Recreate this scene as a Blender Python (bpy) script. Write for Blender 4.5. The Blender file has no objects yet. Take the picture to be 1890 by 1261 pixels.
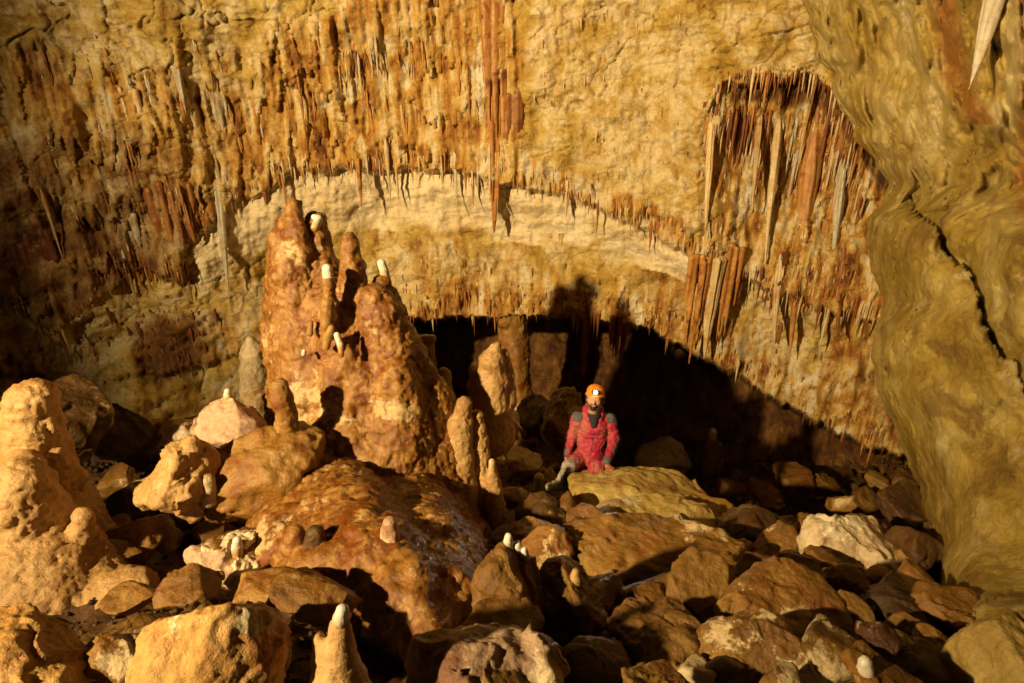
import bpy, math, random
import numpy as np
from mathutils import Vector, Matrix

# ------------------------------------------------------------------ camera, light, exposure
S = bpy.context.scene
COL = S.collection
PITCH = math.radians(25.1)
FPX = 1150.0                       # focal length in pixels of the 1890 px wide photograph
CP, SP = math.cos(PITCH), math.sin(PITCH)

cam_data = bpy.data.cameras.new('camera')
cam = bpy.data.objects.new('camera', cam_data)
COL.objects.link(cam)
cam.location = (0, 0, 0)
cam.rotation_euler = (math.pi / 2 - PITCH, 0, 0)
cam_data.sensor_width = 36.0
cam_data.lens = FPX / 1890.0 * 36.0
cam_data.clip_start = 0.05
cam_data.clip_end = 200
S.camera = cam

world = bpy.data.worlds.new('World')
S.world = world
world.use_nodes = True
bg = world.node_tree.nodes['Background']
bg.inputs['Color'].default_value = (1.0, 0.62, 0.34, 1)
bg.inputs['Strength'].default_value = 0.003


def aim(o, target):
    d = Vector(target) - o.location
    o.rotation_euler = d.to_track_quat('-Z', 'Y').to_euler()


# the photographer's lamp, standing on the slope to the left of the camera
lamp_data = bpy.data.lights.new('photographers_lamp', 'SPOT')
lamp = bpy.data.objects.new('photographers_lamp', lamp_data)
COL.objects.link(lamp)
lamp.location = (-7.2, -2.5, 2.7)
lamp_data.energy = 15200
lamp_data.color = (1.0, 0.735, 0.365)
lamp_data.spot_size = math.radians(72)
lamp_data.spot_blend = 1.0
lamp_data.shadow_soft_size = 0.15
aim(lamp, (2.3, 9.6, -1.9))

S.view_settings.view_transform = 'Standard'
S.view_settings.look = 'None'
S.view_settings.gamma = 1
S.view_settings.exposure = 0.0
S.view_settings.use_curve_mapping = False
S.render.engine = 'CYCLES'
S.cycles.max_bounces = 4
S.cycles.diffuse_bounces = 3
S.cycles.glossy_bounces = 1
S.cycles.transmission_bounces = 0
S.cycles.use_denoising = True
S.cycles.use_adaptive_sampling = True
S.cycles.adaptive_threshold = 0.03

rng = np.random.default_rng(7)
random.seed(7)

# ------------------------------------------------------------------ geometry helpers


def ray(px, py):
    dx = (np.asarray(px, float) - 945.0) / FPX
    dy = (630.0 - np.asarray(py, float)) / FPX
    return np.stack([dx + 0 * dy, CP + dy * SP + 0 * dx, -SP + dy * CP + 0 * dx], -1)


def at_d(px, py, D):
    """point seen at (px, py) of the photograph, D metres deep along the view axis"""
    return ray(px, py) * np.asarray(D, float)[..., None]


def at_y(px, py, y):
    """point seen at (px, py), y metres ahead on the ground plan"""
    r = ray(px, py)
    return r * (np.asarray(y, float) / r[..., 1])[..., None]


_perm = rng.permutation(256).astype(np.int32)
_perm = np.concatenate([_perm, _perm, _perm])
_g = rng.normal(size=(256, 3)).astype(np.float32)
_g /= np.linalg.norm(_g, axis=1)[:, None]


def perlin(P):
    P = np.asarray(P, np.float32)
    i = np.floor(P).astype(np.int32)
    f = P - i
    i &= 255
    u = f * f * f * (f * (f * 6 - 15) + 10)
    res = np.zeros(P.shape[:-1], np.float32)
    for cx in (0, 1):
        hx = _perm[i[..., 0] + cx]
        wx = u[..., 0] if cx else 1 - u[..., 0]
        for cy in (0, 1):
            hy = _perm[(hx & 255) + ((i[..., 1] + cy) & 255)]
            wy = u[..., 1] if cy else 1 - u[..., 1]
            for cz in (0, 1):
                hz = _perm[(hy & 255) + ((i[..., 2] + cz) & 255)]
                wz = u[..., 2] if cz else 1 - u[..., 2]
                g = _g[hz & 255]
                res += wx * wy * wz * (g[..., 0] * (f[..., 0] - cx) + g[..., 1] * (f[..., 1] - cy) + g[..., 2] * (f[..., 2] - cz))
    return res * 1.6


def fbm(P, octaves=4, gain=0.5):
    P = np.asarray(P, np.float32)
    a, s, t = 1.0, 0.0, 0.0
    for o in range(octaves):
        s = s + a * perlin(P * (2.03 ** o) + 17.3 * o)
        t += a
        a *= gain
    return s / t


def ridged(P, octaves=3):
    P = np.asarray(P, np.float32)
    a, s, t = 1.0, 0.0, 0.0
    for o in range(octaves):
        s = s + a * (1 - np.abs(perlin(P * (2.1 ** o) + 9.1 * o)) * 2)
        t += a
        a *= 0.5
    return s / t


def sst(a, b, x):
    t = np.clip((x - a) / (b - a), 0, 1)
    return t * t * (3 - 2 * t)


def mesh_np(name, V, F, smooth=True):
    V = np.ascontiguousarray(V, np.float32)
    F = np.ascontiguousarray(F, np.int32)
    me = bpy.data.meshes.new(name)
    n = F.shape[1]
    me.vertices.add(len(V))
    me.vertices.foreach_set('co', V.ravel())
    me.loops.add(F.size)
    me.loops.foreach_set('vertex_index', F.ravel())
    me.polygons.add(len(F))
    me.polygons.foreach_set('loop_start', np.arange(0, F.size, n, dtype=np.int32))
    me.update(calc_edges=True)
    me.polygons.foreach_set('use_smooth', np.full(len(F), smooth))
    me.validate()
    return me


def grid_faces(nr, nc, wrap=False):
    r = np.arange(nr - 1)[:, None]
    c = np.arange(nc if wrap else nc - 1)[None, :]
    c1 = (c + 1) % nc
    a = r * nc + c
    b = r * nc + c1
    return np.stack([a, b, b + nc, a + nc], -1).reshape(-1, 4)


def vnormals(V, F):
    a, b, c, d = V[F[:, 0]], V[F[:, 1]], V[F[:, 2]], V[F[:, 3 % F.shape[1]]]
    n = np.cross(c - a, d - b) if F.shape[1] == 4 else np.cross(b - a, c - a)
    N = np.zeros_like(V)
    for k in range(F.shape[1]):
        for ax in range(3):
            N[:, ax] += np.bincount(F[:, k], n[:, ax], len(V))
    return N / np.maximum(np.linalg.norm(N, axis=1), 1e-9)[:, None]


def link(name, me, mat=None, parent=None, label=None, cat=None, group=None, kind=None):
    o = bpy.data.objects.new(name, me)
    COL.objects.link(o)
    if mat is not None and me is not None and len(me.materials) == 0:
        me.materials.append(mat)
    if parent is not None:
        o.parent = parent
    if label: o['label'] = label
    if cat: o['category'] = cat
    if group: o['group'] = group
    if kind: o['kind'] = kind
    return o


def zone_attr(me, rgb):
    at = me.attributes.new('zone', 'FLOAT_COLOR', 'POINT')
    c = np.ones((len(me.vertices), 4), np.float32)
    c[:, :rgb.shape[1]] = rgb
    at.data.foreach_set('color', c.ravel())


# ---- distance-field bodies: tapered capsules blended together, meshed by surface nets
def sdf_mesh(prims, h, k=0.05, pad=0.06):
    """prims: (a, b, ra, rb[, k]) tapered capsules in metres -> quads (V, F)"""
    pts = np.array([[*p[0], p[2]] for p in prims] + [[*p[1], p[3]] for p in prims])
    lo = (pts[:, :3] - pts[:, 3:4]).min(0) - pad - h
    hi = (pts[:, :3] + pts[:, 3:4]).max(0) + pad + h
    n = np.ceil((hi - lo) / h).astype(int) + 1
    ax = [lo[i] + h * np.arange(n[i]) for i in range(3)]
    f = np.full(n, 1e3, np.float32)
    for p in prims:
        a, b, ra, rb = np.array(p[0], float), np.array(p[1], float), p[2], p[3]
        kk = p[4] if len(p) > 4 else k
        m = max(ra, rb) + kk * 1.5 + 3 * h
        sl, sub = [], []
        for i in range(3):
            i0 = int(np.clip(np.floor((min(a[i], b[i]) - m - lo[i]) / h), 0, n[i] - 1))
            i1 = int(np.clip(np.ceil((max(a[i], b[i]) + m - lo[i]) / h) + 1, i0 + 1, n[i]))
            sl.append(slice(i0, i1)); sub.append(ax[i][i0:i1])
        X, Y, Z = np.meshgrid(*sub, indexing='ij')
        d = b - a
        L2 = max(d @ d, 1e-9)
        t = np.clip(((X - a[0]) * d[0] + (Y - a[1]) * d[1] + (Z - a[2]) * d[2]) / L2, 0, 1)
        dist = np.sqrt((X - a[0] - t * d[0]) ** 2 + (Y - a[1] - t * d[1]) ** 2 + (Z - a[2] - t * d[2]) ** 2) - (ra + t * (rb - ra))
        g = f[tuple(sl)]
        hh = np.clip(0.5 + 0.5 * (g - dist) / max(kk, 1e-6), 0, 1)
        f[tuple(sl)] = (g * (1 - hh) + dist * hh - kk * hh * (1 - hh))
    return surface_nets(f, lo, h)


def surface_nets(f, lo, h):
    s = f < 0
    n = f.shape
    c = [(i, j, k) for i in (0, 1) for j in (0, 1) for k in (0, 1)]
    cnt = np.zeros((n[0] - 1, n[1] - 1, n[2] - 1), np.int8)
    for i, j, k in c:
        cnt += s[i:n[0] - 1 + i, j:n[1] - 1 + j, k:n[2] - 1 + k]
    act = (cnt > 0) & (cnt < 8)
    idx = np.full(act.shape, -1, np.int64)
    A = np.argwhere(act)
    idx[act] = np.arange(len(A))
    acc = np.zeros((len(A), 3)); num = np.zeros(len(A))
    for p in c:
        for axn in range(3):
            if p[axn]: continue
            q = list(p); q[axn] = 1
            fp = f[A[:, 0] + p[0], A[:, 1] + p[1], A[:, 2] + p[2]]
            fq = f[A[:, 0] + q[0], A[:, 1] + q[1], A[:, 2] + q[2]]
            x = (fp < 0) != (fq < 0)
            t = np.where(x, fp / np.where(fp - fq == 0, 1, fp - fq), 0)
            pos = np.array(p, float)[None].repeat(len(A), 0)
            pos[:, axn] += t
            acc += pos * x[:, None]; num += x
    V = lo + h * (A + acc / np.maximum(num, 1)[:, None])
    F = []
    for axn in range(3):
        o1, o2 = [(1, 2), (2, 0), (0, 1)][axn]
        sa = [slice(None)] * 3; sb = [slice(None)] * 3
        sa[axn] = slice(0, n[axn] - 1); sb[axn] = slice(1, n[axn])
        x = s[tuple(sa)] != s[tuple(sb)]
        E = np.argwhere(x)
        ok = (E[:, o1] > 0) & (E[:, o2] > 0) & (E[:, o1] < n[o1] - 1) & (E[:, o2] < n[o2] - 1)
        E = E[ok]
        ins = s[tuple(sa)][E[:, 0], E[:, 1], E[:, 2]]
        qs = []
        for d1, d2 in ((-1, -1), (0, -1), (0, 0), (-1, 0)):
            e = E.copy(); e[:, o1] += d1; e[:, o2] += d2
            qs.append(idx[e[:, 0], e[:, 1], e[:, 2]])
        q = np.stack(qs, 1)
        q[~ins] = q[~ins][:, ::-1]
        F.append(q)
    F = np.concatenate(F)
    F = F[(F >= 0).all(1)]
    return V, F


def chain(pts, k=None):
    """list of (point, radius) -> capsule primitives"""
    out = []
    for (a, ra), (b, rb) in zip(pts[:-1], pts[1:]):
        out.append((a, b, ra, rb) if k is None else (a, b, ra, rb, k))
    return out


def knobby(prims, seed, amp=0.14, step=0.07, k=None):
    """break smooth tapers into stacked drip rings"""
    rr = np.random.default_rng(seed)
    out = []
    for q in prims:
        a, b = np.array(q[0], float), np.array(q[1], float)
        L = np.linalg.norm(b - a)
        n = max(1, int(L / step))
        ts = np.linspace(0, 1, n + 1)
        pts = []
        for i, t in enumerate(ts):
            r = q[2] + (q[3] - q[2]) * t
            j = amp if 0 < i < n else 0.4 * amp
            pts.append((a + (b - a) * t + rr.normal(0, 0.22 * amp * r, 3) * (0 < i < n), r * (1 + rr.uniform(-j, j))))
        for (p0, r0), (p1, r1) in zip(pts[:-1], pts[1:]):
            out.append((p0, p1, r0, r1) if k is None else (p0, p1, r0, r1, k))
    return out


def pxchain(rows, k=None, sy=1.0):
    """rows (px, py, y_ahead, radius in px)"""
    pts = []
    for px, py, y, r in rows:
        p = at_y(px, py, y)
        D = p[1] * CP - p[2] * SP
        pts.append((p, r * D / FPX))
    return chain(pts, k)


def drip_relief(V, N, amp=1.0, seed=0.0, runnels=0.0):
    """flowstone skin: popcorn knobs, small ripples and lumps"""
    P = V + seed
    d = 0.035 * fbm(P * 5, 3) + 0.016 * ridged(P * np.array([14, 14, 9.0]), 3) + 0.008 * fbm(P * 42, 2)
    if runnels:
        w = 0.06 * fbm(P * 3, 2)
        q = P * np.array([1, 1, 0.10]) + w[:, None]
        d = d + runnels * (0.030 * ridged(q * 7, 2) + 0.016 * ridged(q * 19, 2) - 0.02) * sst(0.9, 0.2, np.abs(N[:, 2]))
        t = P[:, 2] * 9 + 1.2 * perlin(P * np.array([6, 6, 1.0])) + 0.5 * perlin(P * 19)
        d = d + runnels * 0.016 * (1 - (t - np.floor(t))) ** 1.5
    return V + N * (d * amp)[:, None]


# ------------------------------------------------------------------ materials (procedural)


def nodes_of(name):
    m = bpy.data.materials.new(name)
    m.use_nodes = True
    nt = m.node_tree
    return m, nt, nt.nodes['Principled BSDF']


class NT:
    def __init__(self, nt):
        self.nt = nt

    def n(self, kind, **kw):
        x = self.nt.nodes.new(kind)
        for k, v in kw.items():
            if k in x.inputs.keys():
                x.inputs[k].default_value = v
            else:
                setattr(x, k, v)
        return x

    def l(self, a, b):
        self.nt.links.new(a, b)

    def pos(self, scale=(1, 1, 1)):
        g = self.n('ShaderNodeNewGeometry')
        m = self.n('ShaderNodeMapping')
        m.inputs['Scale'].default_value = scale
        self.l(g.outputs['Position'], m.inputs['Vector'])
        return m.outputs['Vector']

    def noise(self, vec, scale, detail=6, rough=0.55, dist=0.0):
        x = self.n('ShaderNodeTexNoise')
        x.inputs['Scale'].default_value = scale
        x.inputs['Detail'].default_value = detail
        x.inputs['Roughness'].default_value = rough
        x.inputs['Distortion'].default_value = dist
        self.l(vec, x.inputs['Vector'])
        return x.outputs['Fac']

    def ramp(self, fac, stops):
        x = self.n('ShaderNodeValToRGB')
        e = x.color_ramp.elements
        while len(e) < len(stops): e.new(0.5)
        for i, (p, c) in enumerate(stops):
            e[i].position = p
            e[i].color = (*c, 1) if len(c) == 3 else c
        self.l(fac, x.inputs['Fac'])
        return x.outputs['Color']

    def mixc(self, fac, a, b, mode='MIX'):
        x = self.n('ShaderNodeMix', data_type='RGBA', blend_type=mode)
        for s, v in ((x.inputs[0], fac), (x.inputs[6], a), (x.inputs[7], b)):
            if hasattr(v, 'is_linked'):
                self.l(v, s)
            else:
                s.default_value = v if isinstance(v, float) else (*v, 1)
        return x.outputs[2]

    def math(self, op, a, b=0.0, clamp=False):
        x = self.n('ShaderNodeMath', operation=op, use_clamp=clamp)
        for s, v in ((x.inputs[0], a), (x.inputs[1], b)):
            if hasattr(v, 'is_linked'):
                self.l(v, s)
            else:
                s.default_value = v
        return x.outputs[0]

    def mrange(self, v, a, b, c=0.0, d=1.0):
        x = self.n('ShaderNodeMapRange', interpolation_type='SMOOTHSTEP')
        self.l(v, x.inputs['Value'])
        for i, q in zip(('From Min', 'From Max', 'To Min', 'To Max'), (a, b, c, d)):
            x.inputs[i].default_value = q
        return x.outputs['Result']

    def bump(self, layers, bsdf):
        prev = None
        for hsock, dist, st in layers:
            b = self.n('ShaderNodeBump')
            b.inputs['Distance'].default_value = dist
            b.inputs['Strength'].default_value = st
            self.l(hsock, b.inputs['Height'])
            if prev is not None: self.l(prev, b.inputs['Normal'])
            prev = b.outputs['Normal']
        self.l(prev, bsdf.inputs['Normal'])


def rock_mat(name, stops, patch=None, patch_at=(0.60, 0.66), scale=2.2, stain=None, stain_at=(0.5, 0.68),
             rough=(0.35, 0.75), bump=1.0, vary=0.25, streak=0.0):
    m, nt, b = nodes_of(name)
    t = NT(nt)
    p = t.pos()
    oi = t.n('ShaderNodeObjectInfo')
    n1 = t.noise(p, scale, 6, 0.64, 0.35)
    if streak:
        n1 = t.math('ADD', t.math('MULTIPLY', n1, 1 - streak), t.math('MULTIPLY', t.noise(t.pos((1, 1, 0.09)), scale * 7, 5, 0.6), streak))
    c = t.ramp(n1, stops)
    if stain:
        ns = t.noise(p, scale * 0.9 + 0.31, 4, 0.62, 0.8)
        c = t.mixc(t.mrange(ns, *stain_at), c, stain)
    if patch:
        npn = t.noise(p, scale * 1.9, 6, 0.72, 0.25)
        nrm = t.noise(p, scale * 0.55, 1, 0.5)
        k = t.math('ADD', npn, t.math('MULTIPLY', t.math('SUBTRACT', nrm, 0.5), 0.9))
        c = t.mixc(t.mrange(k, *patch_at), c, patch)
    # fine grain of mud and calcite
    gr = t.noise(p, 30, 4, 0.75)
    c = t.mixc(t.mrange(gr, 0.32, 0.72, 0.0, 0.55), c, t.mixc(1.0, c, (0.55, 0.45, 0.38), 'MULTIPLY'))
    hs = t.n('ShaderNodeHueSaturation')
    v = t.math('ADD', t.math('MULTIPLY', oi.outputs['Random'], vary), 1.0 - vary / 2)
    t.l(v, hs.inputs['Value'])
    t.l(c, hs.inputs['Color'])
    t.l(hs.outputs['Color'], b.inputs['Base Color'])
    r = t.mrange(t.noise(p, 5.0, 2, 0.6), 0.3, 0.7, rough[0], rough[1])
    t.l(r, b.inputs['Roughness'])
    b.inputs['Specular IOR Level'].default_value = 0.45
    t.bump([(t.noise(p, 9, 8, 0.66), 0.035 * bump, 0.9)], b)
    return m


MUD = [(0.28, (0.065, 0.023, 0.004)), (0.42, (0.145, 0.064, 0.009)), (0.55, (0.225, 0.115, 0.017)), (0.68, (0.30, 0.172, 0.036)), (0.8, (0.17, 0.073, 0.010))]
M = {}
M['mud_rock'] = rock_mat('muddy brown rock', MUD, patch=(0.56, 0.43, 0.23), patch_at=(0.63, 0.69), stain=(0.20, 0.075, 0.013))
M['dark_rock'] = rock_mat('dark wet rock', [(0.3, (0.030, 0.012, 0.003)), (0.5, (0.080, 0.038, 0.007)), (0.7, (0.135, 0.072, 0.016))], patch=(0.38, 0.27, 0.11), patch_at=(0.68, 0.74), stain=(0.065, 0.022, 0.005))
M['orange_rock'] = rock_mat('orange boulder', [(0.28, (0.36, 0.16, 0.030)), (0.45, (0.52, 0.29, 0.075)), (0.6, (0.60, 0.37, 0.11)), (0.75, (0.48, 0.24, 0.05))], patch=(0.80, 0.68, 0.40), patch_at=(0.67, 0.73), stain=(0.46, 0.16, 0.025))
M['pale_rock'] = rock_mat('pale limestone rock', [(0.3, (0.36, 0.24, 0.12)), (0.5, (0.55, 0.43, 0.26)), (0.7, (0.66, 0.55, 0.37))], stain=(0.34, 0.18, 0.06), patch=(0.72, 0.63, 0.45), patch_at=(0.62, 0.7))
M['pink_rock'] = rock_mat('pinkish crusted rock', [(0.3, (0.28, 0.16, 0.095)), (0.5, (0.50, 0.33, 0.21)), (0.7, (0.60, 0.43, 0.28))], stain=(0.22, 0.10, 0.05), patch=(0.74, 0.60, 0.38), patch_at=(0.60, 0.66), scale=3.5)
M['olive_rock'] = rock_mat('olive limestone rock', [(0.3, (0.24, 0.15, 0.03)), (0.5, (0.36, 0.25, 0.065)), (0.7, (0.46, 0.35, 0.13))], stain=(0.22, 0.10, 0.025), patch=(0.5, 0.42, 0.24), patch_at=(0.70, 0.76))
M['tan_flow'] = rock_mat('apricot flowstone', [(0.28, (0.30, 0.14, 0.035)), (0.45, (0.44, 0.26, 0.095)), (0.6, (0.50, 0.32, 0.13)), (0.75, (0.38, 0.20, 0.055))], patch=(0.56, 0.43, 0.23), patch_at=(0.66, 0.75), rough=(0.28, 0.6))
M['massif'] = rock_mat('red brown flowstone', [(0.30, (0.085, 0.024, 0.004)), (0.40, (0.19, 0.072, 0.011)), (0.48, (0.30, 0.135, 0.024)), (0.56, (0.40, 0.215, 0.055)), (0.64, (0.26, 0.110, 0.017)), (0.78, (0.36, 0.185, 0.042))], patch=(0.54, 0.38, 0.18), patch_at=(0.60, 0.68), stain=(0.20, 0.062, 0.009), stain_at=(0.48, 0.62), scale=3.4, rough=(0.16, 0.5), streak=0.25)
M['ochre_flow'] = rock_mat('ochre flowstone', [(0.3, (0.13, 0.045, 0.008)), (0.45, (0.24, 0.115, 0.021)), (0.6, (0.32, 0.18, 0.042)), (0.75, (0.19, 0.080, 0.014))], patch=(0.52, 0.39, 0.18), patch_at=(0.64, 0.71), stain=(0.19, 0.055, 0.009), rough=(0.22, 0.6))
M['slope_flow'] = rock_mat('rust flowstone slope', [(0.3, (0.085, 0.027, 0.005)), (0.42, (0.19, 0.078, 0.012)), (0.52, (0.29, 0.148, 0.026)), (0.62, (0.36, 0.21, 0.050)), (0.75, (0.21, 0.087, 0.013))], patch=(0.52, 0.38, 0.17), patch_at=(0.62, 0.68), stain=(0.17, 0.045, 0.007), stain_at=(0.48, 0.62), scale=3.0, rough=(0.18, 0.55))
M['grey_flow'] = rock_mat('greyish flowstone', [(0.3, (0.22, 0.15, 0.075)), (0.5, (0.42, 0.33, 0.19)), (0.7, (0.55, 0.46, 0.31))], stain=(0.30, 0.15, 0.04), rough=(0.3, 0.65))
M['calcite'] = rock_mat('wet white calcite', [(0.3, (0.50, 0.45, 0.37)), (0.6, (0.62, 0.58, 0.52)), (0.8, (0.68, 0.65, 0.60))], rough=(0.12, 0.3), bump=0.25, vary=0.1)


def calcite_mat():
    m, nt, b = nodes_of('white calcite fading into stained stone')
    t = NT(nt)
    p = t.pos()
    tc = t.n('ShaderNodeTexCoord')
    sp = t.n('ShaderNodeSeparateXYZ')
    t.l(tc.outputs['Generated'], sp.inputs[0])
    k = t.math('ADD', sp.outputs[2], t.math('MULTIPLY', t.math('SUBTRACT', t.noise(p, 30, 4, 0.65), 0.5), 0.7))
    c = t.ramp(k, [(0.22, (0.26, 0.115, 0.028)), (0.42, (0.42, 0.25, 0.10)), (0.62, (0.54, 0.45, 0.33)), (0.9, (0.64, 0.59, 0.51))])
    t.l(c, b.inputs['Base Color'])
    b.inputs['Roughness'].default_value = 0.18
    t.bump([(t.noise(p, 28, 5, 0.6), 0.008, 0.8)], b)
    return m


M['calcite'] = calcite_mat()
M['stal_pale'] = rock_mat('pale stalactite', [(0.3, (0.46, 0.30, 0.12)), (0.5, (0.63, 0.48, 0.26)), (0.7, (0.72, 0.62, 0.43))], stain=(0.46, 0.24, 0.06), rough=(0.3, 0.6), streak=0.5, bump=0.6)
M['stal_orange'] = rock_mat('orange stalactite', [(0.3, (0.24, 0.075, 0.014)), (0.5, (0.47, 0.21, 0.045)), (0.7, (0.58, 0.33, 0.10))], stain=(0.20, 0.05, 0.012), rough=(0.3, 0.6), streak=0.6, bump=0.6)
M['stal_brown'] = rock_mat('brown stalactite', [(0.3, (0.13, 0.04, 0.010)), (0.5, (0.28, 0.11, 0.025)), (0.7, (0.40, 0.21, 0.06))], stain=(0.14, 0.035, 0.010), rough=(0.3, 0.6), streak=0.6, bump=0.6)
M['stal_grey'] = rock_mat('grey white stalactite', [(0.3, (0.34, 0.27, 0.17)), (0.5, (0.52, 0.46, 0.35)), (0.7, (0.64, 0.60, 0.50))], stain=(0.36, 0.22, 0.08), rough=(0.3, 0.6), streak=0.5, bump=0.6)
M['stal_red'] = rock_mat('red brown stalactite', [(0.3, (0.09, 0.02, 0.007)), (0.5, (0.19, 0.05, 0.014)), (0.7, (0.30, 0.11, 0.03))], rough=(0.35, 0.65), streak=0.6, bump=0.6)


def wall_mat():
    m, nt, b = nodes_of('cave wall')
    t = NT(nt)
    p = t.pos()
    z = t.n('ShaderNodeAttribute', attribute_name='zone')
    sep = t.n('ShaderNodeSeparateColor')
    t.l(z.outputs['Color'], sep.inputs['Color'])
    R, G, B = sep.outputs[0], sep.outputs[1], sep.outputs[2]
    n1 = t.noise(p, 0.9, 6, 0.66, 0.5)
    lime = t.ramp(n1, [(0.30, (0.22, 0.11, 0.015)), (0.40, (0.42, 0.26, 0.045)), (0.47, (0.55, 0.40, 0.12)), (0.54, (0.70, 0.58, 0.34)), (0.62, (0.50, 0.33, 0.07)), (0.72, (0.66, 0.54, 0.30)), (0.8, (0.40, 0.24, 0.04))])
    # yellow ochre staining in ragged patches
    n2 = t.noise(p, 2.4, 6, 0.7, 0.6)
    lime = t.mixc(t.mrange(n2, 0.50, 0.62, 0.0, 0.85), lime, (0.46, 0.29, 0.045))
    # dripstone: streaked down the wall
    sp = t.pos((1, 1, 0.10))
    s1 = t.noise(sp, 5.5, 4, 0.62, 0.15)
    s2 = t.noise(p, 1.7, 4, 0.6, 0.3)
    s = t.math('ADD', t.math('MULTIPLY', s1, 0.62), t.math('MULTIPLY', s2, 0.38))
    drip = t.ramp(s, [(0.33, (0.11, 0.032, 0.006)), (0.40, (0.27, 0.105, 0.016)), (0.455, (0.43, 0.215, 0.038)), (0.505, (0.54, 0.335, 0.085)), (0.55, (0.63, 0.48, 0.23)), (0.61, (0.69, 0.62, 0.47))])
    n3 = t.noise(p, 1.9, 4, 0.62)
    fac = t.math('ADD', R, t.math('MULTIPLY', t.math('SUBTRACT', n3, 0.5), 2.0))
    c = t.mixc(t.mrange(fac, 0.25, 0.8), lime, drip)
    pale = t.ramp(t.noise(p, 1.5, 4, 0.6, 0.3), [(0.3, (0.68, 0.52, 0.28)), (0.5, (0.79, 0.66, 0.42)), (0.7, (0.82, 0.72, 0.51))])
    facg = t.math('ADD', G, t.math('MULTIPLY', t.math('SUBTRACT', n3, 0.5), 0.5))
    c = t.mixc(t.mrange(facg, 0.35, 0.65), c, pale)
    red = t.ramp(s, [(0.35, (0.045, 0.015, 0.003)), (0.5, (0.14, 0.054, 0.009)), (0.65, (0.27, 0.135, 0.027))])  # dark rock; also carries the shade painted into recess, lower tier and left
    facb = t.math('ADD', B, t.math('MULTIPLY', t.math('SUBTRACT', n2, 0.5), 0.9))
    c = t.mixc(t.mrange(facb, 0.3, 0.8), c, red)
    gr = t.noise(p, 24, 4, 0.75)
    c = t.mixc(t.mrange(gr, 0.35, 0.7, 0.0, 0.5), c, t.mixc(1.0, c, (0.58, 0.48, 0.40), 'MULTIPLY'))
    t.l(c, b.inputs['Base Color'])
    t.l(t.mrange(t.noise(p, 4.0, 5, 0.6), 0.3, 0.7, 0.4, 0.8), b.inputs['Roughness'])
    b.inputs['Specular IOR Level'].default_value = 0.35
    t.bump([(t.noise(p, 6, 8, 0.68), 0.075, 0.95)], b)
    return m


M['wall'] = wall_mat()


def right_wall_mat():
    m, nt, b = nodes_of('olive limestone wall')
    t = NT(nt)
    p = t.pos()
    z = t.n('ShaderNodeAttribute', attribute_name='zone')
    sep = t.n('ShaderNodeSeparateColor')
    t.l(z.outputs['Color'], sep.inputs['Color'])
    n1 = t.noise(p, 1.3, 6, 0.64, 0.5)
    c = t.ramp(n1, [(0.28, (0.13, 0.075, 0.010)), (0.40, (0.26, 0.165, 0.022)), (0.50, (0.36, 0.245, 0.045)), (0.60, (0.46, 0.35, 0.11)), (0.72, (0.30, 0.19, 0.028))])
    n2 = t.noise(p, 3.2, 6, 0.68, 0.5)
    c = t.mixc(t.mrange(n2, 0.54, 0.68, 0.0, 0.75), c, (0.48, 0.39, 0.19))
    c = t.mixc(t.mrange(t.noise(p, 2.0, 5, 0.62, 0.7), 0.54, 0.66, 0.0, 0.75), c, (0.17, 0.09, 0.016))
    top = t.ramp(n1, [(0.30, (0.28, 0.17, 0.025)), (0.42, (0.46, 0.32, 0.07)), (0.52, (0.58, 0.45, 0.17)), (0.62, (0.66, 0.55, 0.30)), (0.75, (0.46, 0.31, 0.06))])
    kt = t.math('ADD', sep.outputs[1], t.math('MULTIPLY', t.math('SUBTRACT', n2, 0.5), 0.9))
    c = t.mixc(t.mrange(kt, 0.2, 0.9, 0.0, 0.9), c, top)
    fac = t.math('ADD', sep.outputs[0], t.math('MULTIPLY', t.math('SUBTRACT', n2, 0.5), 0.8))
    c = t.mixc(t.mrange(fac, 0.35, 0.75), c, (0.36, 0.16, 0.03))
    gr = t.noise(p, 30, 4, 0.75)
    c = t.mixc(t.mrange(gr, 0.35, 0.7, 0.0, 0.4), c, t.mixc(1.0, c, (0.62, 0.52, 0.42), 'MULTIPLY'))
    t.l(c, b.inputs['Base Color'])
    t.l(t.mrange(t.noise(p, 4.0, 5, 0.6), 0.3, 0.7, 0.28, 0.75), b.inputs['Roughness'])
    b.inputs['Specular IOR Level'].default_value = 0.35
    t.bump([(t.noise(p, 7, 9, 0.72), 0.07, 1.0)], b)
    return m


M['right_wall'] = right_wall_mat()
M['floor'] = rock_mat('muddy cave floor', [(0.28, (0.04, 0.013, 0.004)), (0.45, (0.095, 0.042, 0.009)), (0.6, (0.15, 0.075, 0.016)), (0.75, (0.10, 0.042, 0.01))], patch=(0.50, 0.37, 0.19), patch_at=(0.68, 0.76), stain=(0.13, 0.03, 0.009), bump=1.3, vary=0.0)


def plain_mat(name, col, rough=0.6, noise_scale=20, dark=0.6, bump=0.004, spec=0.4, emit=0.0):
    m, nt, b = nodes_of(name)
    t = NT(nt)
    p = t.pos()
    n1 = t.noise(p, noise_scale, 6, 0.6)
    c = t.mixc(t.mrange(n1, 0.35, 0.7), col, tuple(x * dark for x in col))
    t.l(c, b.inputs['Base Color'])
    b.inputs['Roughness'].default_value = rough
    b.inputs['Specular IOR Level'].default_value = spec
    if emit:
        b.inputs['Emission Color'].default_value = (1.0, 0.92, 0.72, 1)
        b.inputs['Emission Strength'].default_value = emit
    t.bump([(t.noise(p, noise_scale * 3, 4, 0.6), bump, 0.7)], b)
    return m


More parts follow.
